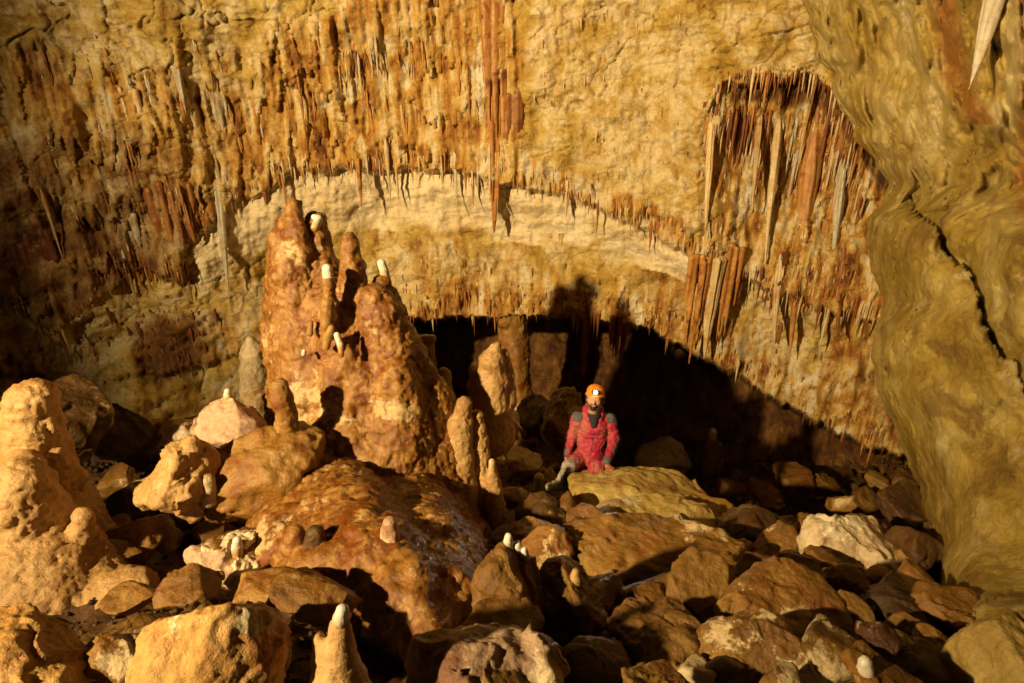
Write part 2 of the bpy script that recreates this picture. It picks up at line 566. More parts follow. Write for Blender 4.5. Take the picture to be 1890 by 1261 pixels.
# ------------------------------------------------------------------ cave wall
PXC = np.array([-380, 0, 250, 450, 700, 950, 1200, 1400, 1600, 1800, 2300.0])
DTOP = [5.0, 5.5, 6.0, 6.3, 6.5, 6.5, 6.3, 6.0, 5.8, 5.6, 5.2]
D0 = [7.0, 7.4, 7.8, 8.2, 8.6, 8.6, 8.4, 8.0, 7.8, 7.4, 6.6]
DF1A = [7.8, 8.2, 8.9, 9.3, 9.75, 9.75, 9.7, 9.5, 9.3, 9.0, 8.6]
DF1B = [7.85, 8.25, 9.0, 9.5, 10.1, 10.1, 10.0, 9.8, 9.6, 9.3, 8.8]
DF2 = [7.9, 8.4, 9.2, 9.9, 10.6, 10.6, 10.4, 10.1, 9.8, 9.5, 9.0]
DF3A = [8.0, 8.5, 9.3, 10.2, 11.0, 10.9, 10.7, 10.3, 10.0, 9.7, 9.2]
DBOT = [7.4, 8.0, 8.9, 10.2, 11.6, 11.6, 11.2, 10.6, 10.2, 9.6, 9.0]
F1X = [-380, 0, 60, 110, 180, 250, 330, 352, 440, 540, 640, 820, 900, 1000, 1100, 1200, 1290, 1400, 1500, 1620, 2300]
F1Y = [600, 560, 600, 620, 545, 500, 520, 440, 372, 318, 308, 312, 328, 350, 382, 430, 480, 520, 560, 600, 700]
F2X = [-380, 0, 345, 500, 640, 700, 860, 1000, 1140, 1250, 1350, 1500, 1620, 2300]
F2Y = [640, 640, 560, 470, 436, 428, 440, 456, 476, 515, 570, 620, 660, 800]
F3X = [-380, 300, 700, 760, 1000, 1180, 1290, 1440, 1600, 2300]
F3Y = [700, 690, 592, 590, 582, 602, 655, 740, 830, 950]


def cint(x, xs, ys):
    return np.interp(x, xs, ys)


def f1(px): return cint(px, F1X, F1Y)
def f2(px): return np.maximum(cint(px, F2X, F2Y), f1(px) + 16)
def f3(px): return np.maximum(cint(px, F3X, F3Y), f2(px) + 16)


def opening(px, wob=0):
    return sst(715, 760, px) * (1 - sst(1720, 1780, px))


wpx = np.arange(-380, 2120, 3.2)
wpy = np.concatenate([np.arange(-330, -30, 6.0), np.arange(-30, 640, 2.4), np.arange(640, 1010, 5.0)])
PX, PY = np.meshgrid(wpx, wpy)
jx = 7 * perlin(np.stack([PX / 9.0, PX * 0, PX * 0 + 3.3], -1)) + 16 * perlin(np.stack([PX / 45.0, PX * 0, PX * 0 + 7.7], -1))
fx1 = f1(PX) + jx
fx2 = np.maximum(f2(PX) + 12 * perlin(np.stack([PX / 60.0, PX * 0, PX * 0 + 1.2], -1)), fx1 + 10)
fx3 = np.maximum(f3(PX) + jx * 0.6, fx2 + 10)
cols = [cint(PX, PXC, v) for v in (DTOP, D0, DF1A, DF1B, DF2, DF3A, DBOT)]
op = opening(PX + 0.25 * jx)
df3b = cols[5] + 0.15 + op * 3.8
dbot = cols[6] + op * 3.4
knots = [np.full_like(PX, -330.0), np.zeros_like(PX), fx1 - 3, fx1 + 5, fx2, fx3 - 3, fx3 + 5, np.full_like(PX, 1010.0)]
vals = [cols[0], cols[1], cols[2], cols[3], cols[4], cols[5], df3b, dbot]
D = vals[0].copy()
for k0, k1, v0, v1 in zip(knots[:-1], knots[1:], vals[:-1], vals[1:]):
    t_ = np.clip((PY - k0) / np.maximum(k1 - k0, 1e-3), 0, 1)
    if v0 is cols[0] or v0 is cols[3]:
        t_ = t_ * t_ * (3 - 2 * t_)
    D = np.where(PY >= k0, v0 + (v1 - v0) * t_, D)
# the alcove under the arch on the right
w1 = 22 * perlin(np.stack([PX / 60, PY / 60, PX * 0 + 2], -1)) + 3 * perlin(np.stack([PX / 16, PY / 30, PX * 0 + 4], -1))
arch_top = np.interp(PX, [1290, 1330, 1400, 1500, 1545, 1600, 1650], [215, 150, 136, 140, 175, 270, 330]) + w1
alc = sst(0, 16, PY - arch_top) * sst(1275, 1430, PX + w1) * (1 - 0.75 * sst(330, 540, PY))
D = D + 0.55 * alc
base = at_d(PX, PY, D)
P = base.reshape(-1, 3)
u1 = (PY < fx1).astype(float)
up_far = fx1 - PY
drip = np.zeros_like(PX)
nz = perlin(np.stack([PX / 130, PY / 130, PX * 0 + 5], -1)) * 0.7 + perlin(np.stack([PX / 40, PY / 40, PX * 0 + 8], -1)) * 0.3
left_up = (1 - sst(930, 985, PX)) * sst(55, 130, PY + 60 * nz + np.clip((PX - 480) * 0.6, -20, 140))
drip = np.maximum(drip, left_up)
drip = np.maximum(drip, 1 - sst(35, 75, up_far + 30 * nz) * 1.0)
drip = np.maximum(drip, sst(1280, 1330, PX + w1) * sst(-8, 8, PY - arch_top))
mid_lime = sst(930, 985, PX) * (1 - sst(1240, 1300, PX))
drip = np.maximum(drip, mid_lime * 0.22)
drip = np.clip(drip * (0.72 + 0.28 * sst(420, 640, PX)) + 0.45 * nz, 0, 1) * u1
band = (PY >= fx1) & (PY < fx2)
low = (PY >= fx2) & (PY < fx3)
und = PY >= fx3
rightb = sst(1180, 1330, PX)
leftb = 1 - sst(330, 380, PX)
drip = np.where(band, 0.75 * rightb * (0.8 + nz) + 0.1, drip)
drip = np.where(low, np.clip(0.32 + 0.6 * sst(-110, -15, PY - fx3) + 0.8 * nz + 0.35 * rightb - 0.5 * leftb, 0, 1), drip)
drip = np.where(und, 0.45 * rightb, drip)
bt_ = (PY - fx1) / np.maximum(fx2 - fx1, 1)
pale = np.where(band, (1 - leftb * 0.85) * (1 - 0.8 * sst(1230, 1360, PX)) * np.clip(0.86 + 0.7 * nz - 0.5 * sst(0.55, 1.0, bt_ + 0.4 * nz), 0, 1), 0.0)
pale = np.where(u1 > 0, np.clip(mid_lime * (0.30 + 0.6 * nz), 0, 1), pale)
red = np.where(und, 0.85 * op, 0.0)  # dark red recess rock, with the shade of the recess painted in
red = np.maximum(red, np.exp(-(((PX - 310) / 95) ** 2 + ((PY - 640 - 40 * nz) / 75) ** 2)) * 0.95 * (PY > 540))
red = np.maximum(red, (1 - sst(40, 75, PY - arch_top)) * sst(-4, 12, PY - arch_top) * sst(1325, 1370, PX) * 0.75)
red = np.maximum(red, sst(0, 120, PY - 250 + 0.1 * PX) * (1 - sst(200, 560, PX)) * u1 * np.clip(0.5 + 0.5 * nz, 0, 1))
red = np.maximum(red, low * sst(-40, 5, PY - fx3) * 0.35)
red = np.maximum(red, low * sst(380, 480, PX) * (0.36 + 0.3 * nz))  # shading of the receding lower tier, painted as darker rock
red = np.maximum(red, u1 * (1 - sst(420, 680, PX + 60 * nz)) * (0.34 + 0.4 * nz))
red = np.maximum(red, (1 - sst(250, 620, PX + 60 * nz)) * sst(120, 300, PY + 60 * nz) * u1 * (0.62 + 0.4 * nz))  # dark brown flowstone, deepened in colour to dim the left wall
red = np.maximum(red, (1 - sst(60, 330, PX + 80 * nz)) * 0.45)  # far left end dimmed further by colour, for the fading lamp light
drip_f = drip.ravel()
X_, Y_, Z_ = P[:, 0], P[:, 1], P[:, 2]
hcoord = np.arctan2(X_, Y_) * 9.0
# lumps everywhere
disp = 0.30 * fbm(P * 0.34 + 14.0, 2) + 0.30 * fbm(P * 0.55 + 4.0, 3) + 0.13 * fbm(P * 1.9, 3) + 0.05 * fbm(P * 6.0, 3)
# limestone: scalloped ledges and cracks
strata = ridged(np.stack([hcoord * 0.5, Y_ * 0.3, Z_ * 2.6 + 0.5 * fbm(P * 0.8, 2)], -1), 3)
disp += (1 - drip_f) * (1 - 0.6 * pale.ravel()) * (0.10 * strata - 0.07)
disp += (1 - drip_f) * 0.05 * ridged(P * np.array([2.2, 2.2, 3.5]), 4) * (1 - 0.7 * pale.ravel())
disp += pale.ravel() * 0.03 * ridged(np.stack([hcoord * 0.6, Y_ * 0.4, Z_ * 5 + 0.8 * fbm(P * 1.2, 2)], -1), 2)
# dripstone: flutes and hanging fringes in tiers
warp = 0.35 * fbm(P * 1.1 + 11, 2)
fl = ridged(np.stack([hcoord * 3.4 + warp, Y_ * 0.2, Z_ * 0.28], -1), 2)
fl2 = ridged(np.stack([hcoord * 10.0 + 2 * warp, Y_ * 0.2, Z_ * 0.7], -1), 2)
fl4 = ridged(np.stack([hcoord * 6.0 + 3 * warp, Y_ * 0.2, Z_ * 0.12], -1), 2)
fl3 = perlin(np.stack([hcoord * 25.0 + 3 * warp, Y_ * 0.2, Z_ * 2.0], -1))
jag = 0.5 * perlin(np.stack([hcoord * 7.0, Y_ * 0, Z_ * 0.15], -1)) + 0.3 * perlin(np.stack([hcoord * 22.0, Y_ * 0, Z_ * 0.3], -1))
t1 = Z_ * 1.05 + 1.1 * perlin(np.stack([hcoord * 1.3, Y_ * 0, Z_ * 0.4 + 5], -1)) + jag
t2 = Z_ * 2.6 + 1.5 * perlin(np.stack([hcoord * 2.2, Y_ * 0, Z_ * 0.7 + 9], -1)) + 1.3 * jag
saw = lambda t: (1 - (t - np.floor(t))) ** 1.6
pm = sst(-0.15, 0.3, perlin(P * np.array([0.8, 0.8, 0.55]) + 31.0))        # where fringes are well grown
pm2 = sst(-0.2, 0.25, perlin(P * np.array([1.3, 1.3, 0.8]) + 57.0))
disp += drip_f * (0.07 * fl + (0.025 + 0.03 * pm2) * fl2 + 0.02 * fl3 * pm2 + (0.02 + 0.085 * pm) * saw(t1) + (0.005 + 0.03 * pm2) * saw(t2) + 0.05 * fl4 - 0.11)
disp += drip_f * (1 - pm) * 0.07 * ridged(P * np.array([2.4, 2.4, 1.6]), 3)
crk = np.exp(-(perlin(P * np.array([0.9, 0.9, 1.6]) + 3.1 + 0.4 * fbm(P * 3, 2)[:, None]) / 0.022) ** 2) + 0.6 * np.exp(-(perlin(P * 2.1 + 8.1 + 0.3 * fbm(P * 5, 2)[:, None]) / 0.03) ** 2)
disp += -0.075 * crk * (1 - 0.8 * drip_f) * (1 - 0.7 * pale.ravel())
Dd = D.ravel() - disp
wallP = at_d(PX.ravel(), PY.ravel(), Dd).reshape(PX.shape + (3,))
wall_me = mesh_np('cave_wall', wallP.reshape(-1, 3), grid_faces(*PX.shape)[:, ::-1])
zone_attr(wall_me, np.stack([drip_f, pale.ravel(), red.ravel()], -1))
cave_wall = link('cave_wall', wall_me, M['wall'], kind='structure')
cave_wall['label'] = 'back wall and low ceiling of the cave chamber, hung with orange and cream dripstone'


def wall_at(px, py):
    c = np.clip((np.asarray(px) - wpx[0]) / 3.2, 0, len(wpx) - 1.01)
    r = np.interp(py, wpy, np.arange(len(wpy)))
    r = np.clip(r, 0, len(wpy) - 1.01)
    return wallP[np.round(r).astype(int), np.round(c).astype(int)]


# ------------------------------------------------------------------ right wall, curving round in front of the alcove
BY = [-330, 0, 130, 190, 270, 340, 378, 405, 450, 500, 560, 600, 640, 720, 800, 900, 1000, 1120, 1200, 1500]
BX = [1420, 1478, 1525, 1545, 1595, 1640, 1625, 1598, 1600, 1610, 1632, 1615, 1610, 1618, 1655, 1695, 1722, 1738, 1745, 1770]
rpy = np.arange(-546, 1420, 4.4)
e = np.concatenate([np.array([140, 90, 50, 22, 8, 2]), 1050 * np.linspace(0, 1, 270) ** 1.45])
nback = 6
E, RPY = np.meshgrid(e, rpy)
bx = np.interp(RPY, BY, BX) + np.exp(-E / 35) * ((7 + 16 * (1 - sst(250, 420, RPY))) * perlin(np.stack([RPY / 40, RPY * 0, RPY * 0], -1)) + 3 * perlin(np.stack([RPY / 12, RPY * 0, RPY * 0 + 4], -1)))
De = np.interp(RPY, [-330, 0, 120, 300, 600, 800, 1000, 1120, 1420], [7.6, 7.85, 7.7, 6.7, 5.4, 5.0, 4.3, 3.3, 2.3])
Dr = np.interp(RPY, [-330, 0, 300, 600, 1000, 1420], [4.2, 4.5, 4.2, 3.8, 3.2, 1.9])
RD = De + (Dr - De) * np.clip(E / 330, 0, 1.7) ** 0.8 * np.where(E > 330, 1, 1)
rad = 95.0
curl = np.where(E < rad, 1 - np.sqrt(np.clip(1 - (1 - E / rad) ** 2, 0, 1)), 0)
RD = RD + curl * (0.35 + 0.65 * sst(80, 300, RPY))
back = np.zeros_like(E); back[:, :nback] = 1
bd = np.array([3.2, 2.6, 2.1, 1.7, 1.35, 1.1] + [0] * (len(e) - nback))
RD = np.where(back > 0, De + bd[None, :], RD)
RPX = bx + E
rb_ = at_d(RPX, RPY, RD)
Pr = rb_.reshape(-1, 3)
diag = np.stack([Pr[:, 0] * 0.5 + Pr[:, 2] * 0.5, Pr[:, 1] * 0.5, (Pr[:, 2] * 0.8 + Pr[:, 0] * 0.5)], -1)
topm = 1 - sst(330, 520, RPY).ravel()
dr = 0.34 * fbm(Pr * 0.9 + 3, 3) + 0.06 * ridged(diag * np.array([1.2, 1, 3.2]), 3) + 0.10 * fbm(Pr * 3.0, 4) * (0.5 + topm)
dr += topm * (0.24 * np.abs(fbm(Pr * 1.8 + 8, 3)) * 1.3 + 0.13 * np.abs(perlin(Pr * 3.4 + 21)) * 1.4) + 0.03 * fbm(Pr * 9, 3) + 0.03 * ridged(Pr * 4.5, 3)
cr_ = np.exp(-(perlin(Pr * np.array([1.3, 1.3, 1.3]) + 2.2 + 0.35 * fbm(Pr * 3.3, 2)[:, None]) / 0.016) ** 2) + 0.7 * np.exp(-(perlin(Pr * 2.6 + 6.2 + 0.3 * fbm(Pr * 5, 2)[:, None]) / 0.02) ** 2)
dr += -0.06 * cr_ * sst(-0.1, 0.2, perlin(Pr * 0.8 + 40))
# long slanting grooves that part the wall into leaves
gx = (RPX + 26 * perlin(np.stack([RPX / 70, RPY / 70, RPX * 0 + 9], -1)) + 10 * perlin(np.stack([RPX / 20, RPY / 20, RPX * 0 + 3], -1)) - np.interp(RPY, [300, 400, 520, 620, 720, 900], [1620, 1700, 1780, 1830, 1890, 1990])).ravel()
gw = 16 + 10 * fbm(Pr * 2, 2)
dr += -0.17 * (0.35 + 0.9 * np.abs(perlin(Pr * 1.7 + 5))) * np.exp(-(gx / gw) ** 2) * sst(300, 380, RPY.ravel()) * (1 - sst(620, 760, RPY.ravel())) + 0.22 * (gx < 0) * sst(-160, -20, gx) * sst(330, 400, RPY.ravel()) * (1 - sst(600, 800, RPY.ravel())) + 0.16 * sst(0, 70, gx) * (1 - sst(70, 330, gx)) * (RPY.ravel() > 280) * (1 - topm * 0.5)
for cy, cx, wd, am in (([-330, 0, 60, 120, 165, 205, 240], [1640, 1680, 1692, 1711, 1738, 1765, 1790], 9, 0.16), ([-330, 0, 100, 200, 260], [1740, 1775, 1790, 1800, 1815], 14, 0.10), ([380, 480, 560, 640], [1845, 1852, 1872, 1885], 12, 0.10)):
    cc_ = (RPX - np.interp(RPY, cy, cx) - 6 * perlin(np.stack([RPY / 25, RPY * 0, RPY * 0 + cx[0]], -1))).ravel()
    lim = (sst(cy[0], cy[0] + 40, RPY) * (1 - sst(cy[-1] - 25, cy[-1] + 5, RPY))).ravel()
    dr += am * lim * np.where(cc_ < 0, np.exp(-(cc_ / wd) ** 2), np.exp(-(cc_ / (wd * 4)) ** 2))
dr *= np.where(back.ravel() > 0, 0.2, 1)
drip_r = np.zeros_like(RPX)
drip_r = np.maximum(drip_r, np.exp(-((RPX - np.interp(RPY, [0, 120, 220], [1740, 1760, 1800])) / 45) ** 2) * (RPY < 230) * 0.75)
drip_r = np.maximum(drip_r, sst(1835, 1890, RPX + 30 * nz.mean()) * (1 - sst(360, 560, RPY)) * 0.6)
rV = at_d(RPX.ravel(), RPY.ravel(), RD.ravel() - dr)
rw_me = mesh_np('cave_wall_right', rV, grid_faces(*RPX.shape)[:, ::-1])
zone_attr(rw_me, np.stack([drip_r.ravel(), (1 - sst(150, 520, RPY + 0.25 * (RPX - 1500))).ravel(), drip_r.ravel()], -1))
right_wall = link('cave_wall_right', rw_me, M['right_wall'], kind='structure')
right_wall['label'] = 'smooth olive yellow limestone wall bulging in from the right'


def rwall_at(px, py):
    r = int(np.clip(round((py - rpy[0]) / 4.4), 0, len(rpy) - 1))
    row = RPX[r, nback:]
    c = int(np.argmin(np.abs(row - px))) + nback
    return rV.reshape(RPX.shape + (3,))[r, c]


# ------------------------------------------------------------------ floor: rubble slope falling away from the camera
def floor_z(x, y):
    x = np.asarray(x, float); y = np.asarray(y, float)
    z = -1.45 - 0.585 * y + 0.30 * (1 - sst(0.6, 2.2, y))
    yy = np.maximum(y - 8.0, 0)
    z = z + 0.588 * yy - 0.30 * yy
    z = z + 0.30 * np.clip(-x - 0.35, 0, 4) * sst(4.4, 6.4, y)
    z = z - 0.45 * np.clip(x - 0.8, 0, 2.5) * sst(5.6, 8.2, y)
    return z


def floor_hit(px, py):
    r = ray(px, py)
    ys = np.linspace(0.6, 14, 1400)
    k = ys / r[1]
    zz = r[2] * k - floor_z(r[0] * k, ys)
    i = np.argmax(zz < 0)
    return float(ys[i]) if zz.min() < 0 else 12.0


fxs = np.arange(-8, 7.5, 0.05)
fys = np.concatenate([np.arange(-0.5, 7, 0.042), np.arange(7, 15.5, 0.09)])
FX, FY = np.meshgrid(fxs, fys)
FZ = floor_z(FX, FY)
Pf = np.stack([FX, FY, FZ], -1)
fd = 0.22 * fbm(Pf * 1.1 + 2, 3) + 0.10 * ridged(Pf * 2.6, 3) + 0.05 * fbm(Pf * 7, 3) + 0.018 * fbm(Pf * 22, 2)
Pf[..., 2] += fd - 0.26
floor_me = mesh_np('cave_floor', Pf.reshape(-1, 3), grid_faces(*FX.shape))
cave_floor = link('cave_floor', floor_me, M['floor'], kind='structure')
cave_floor['label'] = 'muddy rubble slope of the cave floor, falling away between the boulders'


def floor_surf(x, y):
    i = np.clip(np.searchsorted(fys, y), 0, len(fys) - 1)
    j = np.clip(np.round((np.asarray(x) + 8) / 0.05).astype(int), 0, len(fxs) - 1)
    return Pf[i, j, 2]


# ------------------------------------------------------------------ boulders
_ico = {}


def ico(sub):
    if sub not in _ico:
        import bmesh
        bm = bmesh.new()
        bmesh.ops.create_icosphere(bm, subdivisions=sub, radius=1.0)
        V = np.array([v.co[:] for v in bm.verts])
        F = np.array([[v.index for v in f.verts] for f in bm.faces])
        bm.free()
        _ico[sub] = (V, F)
    return _ico[sub]


def rock_shape(dims, seed, sub=5, cuts=9, rough=1.0, roundness=0.5, flat=0.0):
    V, F = ico(sub)
    V = V.copy()
    r = np.random.default_rng(seed)
    V *= 1 + 0.25 * fbm(V * 0.9 + seed * 3.17, 2)[:, None]
    for _ in range(cuts):
        n = r.normal(size=3); n /= np.linalg.norm(n)
        d = r.uniform(0.5, 0.85)
        s = V @ n - d
        V -= np.where(s > 0, s * (1 - 0.25 * roundness), 0)[:, None] * n
    if flat:
        n = np.array([r.uniform(-0.25, 0.25), r.uniform(-0.35, 0.1), 1.0]); n /= np.linalg.norm(n)
        q_ = V @ n - flat
        V -= np.where(q_ > 0, q_ * 0.93, 0)[:, None] * n
    V /= np.abs(V).max(0)
    V = V * np.array(dims) / 2
    N = vnormals(V, F)
    m = float(np.mean(dims))
    q = V / m
    ld = r.normal(size=3); ld /= np.linalg.norm(ld)
    lv = (q @ ld) * 5 + 1.2 * fbm(q * 2.2 + seed, 2)
    ledge = (lv - np.floor(lv)) ** 3 * sst(0.0, 0.25, perlin(q * 1.6 + seed * 1.3))
    dsp = m * rough * (0.065 * fbm(q * 2.4 + seed, 3) + 0.020 * fbm(q * 7 + seed, 3) + 0.012 * ridged(q * 8 + seed, 3) + 0.008 * fbm(q * 24 + seed, 3) + 0.05 * ledge)
    return V + N * dsp[:, None], F


def rot(a, b, c):
    return np.array(Matrix.Rotation(c, 3, 'Z') @ Matrix.Rotation(b, 3, 'Y') @ Matrix.Rotation(a, 3, 'X'))


def boulder(px, py, w, h, mat, label, seed, tilt=(0, 0, 0), y=None, depth=None, sub=5, cuts=9, rough=1.0, roundness=0.5, name='boulder', cat='boulder', group=None, sink=0.22, flat=0.0):
    """boulder whose outline is about w x h pixels round (px, py), resting in the slope"""
    if y is None:
        y = floor_hit(px, py + sink * h)
    c = at_y(px, py, y)
    Dp = c[1] * CP - c[2] * SP
    s = Dp / FPX
    a = w * s * 1.18
    cc = h * s * 1.08
    b = depth if depth else 0.5 * (a + cc)
    V, F = rock_shape((a, b, cc), seed, sub, cuts, rough, roundness, flat)
    R_ = rot(*[math.radians(q) for q in tilt])
    V = V @ R_.T
    me = mesh_np(name, V, F)
    o = link(name, me, M[mat], label=label, cat=cat, group=group)
    o.location = c
    return o


BOULDERS = [
    # px, py, w, h, material, label, seed, kwargs
    (388, 1245, 225, 340, 'orange_rock', 'large smooth orange boulder with cream flecks at the bottom left foreground', 11, dict(sub=6, cuts=4, roundness=1.6, tilt=(0, 8, 20), y=1.38, depth=0.42)),
    (905, 1255, 265, 190, 'pink_rock', 'pinkish crusted peaked rock at the bottom centre edge of the picture', 12, dict(sub=6, cuts=14, rough=1.5, roundness=0.2, y=1.62)),
    (1182, 918, 228, 86, 'olive_rock', 'flat topped olive boulder under the hand and knee of the caver', 13, dict(sub=6, cuts=7, roundness=0.8, tilt=(0, 3, 0), y=5.25, depth=1.15)),
    (1225, 985, 240, 70, 'olive_rock', 'broad olive slab lying just below the boulder the caver leans on', 14, dict(flat=0.5, sub=6, cuts=8, tilt=(4, 6, 4))),
    (1195, 1035, 303, 118, 'mud_rock', 'wide brown slab with cream splashes below the olive slab, right of centre', 15, dict(flat=0.5, sub=6, cuts=8, tilt=(8, -4, -4))),
    (938, 1110, 118, 235, 'mud_rock', 'long upright brown boulder with a cream patch, below the big stalagmite mass', 16, dict(sub=6, cuts=6, roundness=0.9, tilt=(0, -14, 0))),
    (1045, 1120, 132, 155, 'mud_rock', 'rounded egg shaped brown boulder right of the long upright boulder', 17, dict(sub=6, cuts=5, roundness=1, tilt=(0, -10, 10))),
    (1572, 1013, 172, 108, 'pale_rock', 'pale cream boulder standing alone in the dark rubble at the right', 18, dict(sub=6, cuts=10, roundness=0.4, tilt=(0, 8, 0))),
    (1850, 1225, 185, 175, 'olive_rock', 'ochre boulder in the bottom right corner at the foot of the wall', 19, dict(sub=6, cuts=9)),
    (495, 872, 205, 165, 'ochre_flow', 'large rounded boulder coated in rippled ochre flowstone, left of the stalagmite mass', 20, dict(sub=6, cuts=5, roundness=1, tilt=(0, -18, 0), rough=1.2, y=4.3)),
    (335, 895, 110, 175, 'tan_flow', 'knobbly cream and brown boulder left of the rippled ochre boulder', 21, dict(sub=6, cuts=8, rough=1.6, tilt=(0, 15, 0), y=3.95)),
    (425, 785, 115, 88, 'pink_rock', 'small flat pinkish rock perched behind the rippled ochre boulder', 22, dict(sub=5, cuts=12, rough=1.2, roundness=0.2, tilt=(0, -5, 0), y=4.7, depth=0.6)),
    (590, 1100, 150, 60, 'mud_rock', 'brown slab above the white tipped foreground stalagmite', 25, dict(sub=5, tilt=(0, 18, 0), y=2.5)),
    (455, 1045, 165, 95, 'pink_rock', 'lumpy greyish tan rock directly behind the large orange boulder', 26, dict(sub=6, cuts=8, rough=1.8, tilt=(0, 8, 0))),
    (775, 1010, 95, 85, 'pink_rock', 'small pinkish block lying on the flowstone slope', 27, dict(sub=5, cuts=12, rough=1.2, roundness=0.1, sink=0.0)),
    (958, 852, 74, 50, 'pale_rock', 'angular tan rock just left of the boots of the caver', 28, dict(sub=5, cuts=14, roundness=0.1, tilt=(0, 10, 15))),
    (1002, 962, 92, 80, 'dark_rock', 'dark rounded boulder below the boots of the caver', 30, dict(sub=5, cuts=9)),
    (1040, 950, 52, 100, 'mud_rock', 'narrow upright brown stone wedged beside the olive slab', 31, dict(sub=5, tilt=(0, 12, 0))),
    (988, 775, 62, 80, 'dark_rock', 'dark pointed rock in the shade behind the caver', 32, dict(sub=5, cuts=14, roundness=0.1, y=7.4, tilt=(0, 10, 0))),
    (1036, 775, 62, 110, 'mud_rock', 'tall brown rock with a bright top directly behind the elbow of the caver', 33, dict(sub=5, cuts=12, rough=1.5, y=7.0)),
    (1225, 850, 95, 62, 'pale_rock', 'cream broken rock to the right of the caver', 34, dict(sub=5, cuts=14, roundness=0.1, tilt=(0, -18, 0))),
    (1425, 1130, 249, 167, 'mud_rock', 'large domed brown boulder in the middle of the right hand rubble', 35, dict(flat=0.5, sub=6, cuts=7, roundness=0.8, tilt=(0, 12, 0))),
    (1385, 1210, 174, 140, 'mud_rock', 'boulder splashed with cream crust at the bottom right of centre', 36, dict(sub=6, cuts=9, rough=1.4)),
    (1245, 1105, 174, 75, 'mud_rock', 'low brown rock under the wide cream splashed slab', 37, dict(flat=0.5, sub=5)),
    (1330, 1060, 85, 85, 'mud_rock', 'brown rock in the gap right of the wide cream splashed slab', 38, dict(flat=0.5, sub=5)),
    (1405, 985, 127, 97, 'dark_rock', 'dark slab left of the pale cream boulder', 39, dict(flat=0.5, sub=5, tilt=(0, 20, 0))),
    (1565, 1080, 90, 60, 'mud_rock', 'small rounded stone directly below the pale cream boulder', 40, dict(sub=5, roundness=0.9)),
    (1690, 1130, 174, 118, 'dark_rock', 'dark slab lying against the foot of the right wall', 41, dict(flat=0.5, sub=5, tilt=(0, 20, 0))),
    (1680, 1225, 162, 118, 'dark_rock', 'dark rounded boulder left of the ochre corner boulder', 42, dict(flat=0.5, sub=5, tilt=(0, 25, 0))),
    (1560, 1150, 90, 110, 'mud_rock', 'upright brown block right of the large domed boulder', 43, dict(flat=0.5, sub=5, cuts=12, roundness=0.2)),
    (1555, 1235, 110, 80, 'mud_rock', 'cream flecked stone at the bottom edge right of the crusted boulder', 44, dict(flat=0.5, sub=5)),
    (1210, 1190, 174, 118, 'mud_rock', 'brown knobbly boulder below the egg shaped boulder, to its right', 45, dict(sub=6, rough=1.6)),
    (1100, 1225, 110, 80, 'mud_rock', 'brown rock at the bottom edge right of the pinkish peaked rock', 46, dict(sub=5)),
    (1290, 1245, 90, 60, 'pale_rock', 'pale rock at the bottom edge below the brown knobbly boulder', 47, dict(sub=5, cuts=14, roundness=0.1)),
    (1690, 1020, 80, 110, 'dark_rock', 'dark red rock in the shade between pale boulder and right wall', 48, dict(sub=5)),
    (1480, 1060, 90, 60, 'dark_rock', 'dark flat stone left of and below the pale cream boulder', 49, dict(flat=0.5, sub=5)),
    (60, 1230, 250, 130, 'orange_rock', 'crusted yellow brown rock in the bottom left corner', 50, dict(sub=6, cuts=10, rough=1.5, tilt=(0, 18, 0), y=1.75)),
    (225, 1240, 100, 70, 'tan_flow', 'small grey brown rock wedged left of the large orange boulder', 51, dict(sub=5, rough=1.3)),
    (220, 800, 110, 90, 'dark_rock', 'boulder coloured dark for the shade behind the left foreground stalagmite', 52, dict(sub=5)),  # shade of the left stalagmite put into the dark rock colour
    (235, 950, 110, 100, 'dark_rock', 'boulder coloured dark for the deep shade beside the left foreground stalagmite', 53, dict(sub=5)),
    (905, 785, 85, 120, 'pale_rock', 'grey cream slab leaning behind the right flank of the stalagmite mass', 29, dict(sub=6, cuts=10, rough=1.5, y=6.1, tilt=(0, 35, 0))),
    (1010, 1000, 120, 70, 'ochre_flow', 'rust brown slab carrying small white nubs below the stalagmite mass', 56, dict(sub=5, tilt=(0, 25, 0))),
    (345, 800, 70, 60, 'pale_rock', 'small bright cream rock on the rise left of the pinkish flat rock', 57, dict(sub=5, rough=1.5)),
    (100, 770, 160, 140, 'dark_rock', 'dark bank of rock rising behind the left foreground stalagmite', 58, dict(sub=6, cuts=10, y=5.2)),  # bank kept dark by its colour, for the shade lying on it
    (255, 1000, 110, 90, 'mud_rock', 'brown rock in the gap between left stalagmite and large orange boulder', 59, dict(sub=5)),
]
for px, py, w, h, mt, lab, sd, kw in BOULDERS:
    boulder(px, py, w, h, mt, lab, sd, **kw)

# the rest of the boulder field, wedged between the named ones
SHORT = {11: 'large orange boulder', 12: 'pinkish peaked rock', 13: 'boulder under the caver', 15: 'cream splashed slab', 16: 'long upright boulder', 17: 'egg shaped boulder',
         18: 'pale cream boulder', 19: 'ochre corner boulder', 20: 'rippled ochre boulder', 21: 'knobbly cream boulder', 35: 'large domed boulder',
         36: 'cream crusted boulder', 45: 'brown knobbly boulder', 41: 'wall foot slab', 26: 'lumpy tan rock', 48: 'dark red rock', 39: 'dark leaning slab'}
MARKS = [(b[0], b[1], SHORT[b[6]]) for b in BOULDERS if b[6] in SHORT]
MARKS += [(600, 1000, 'flowstone slope'), (780, 1090, 'flowstone slope')]
used_labels = set()


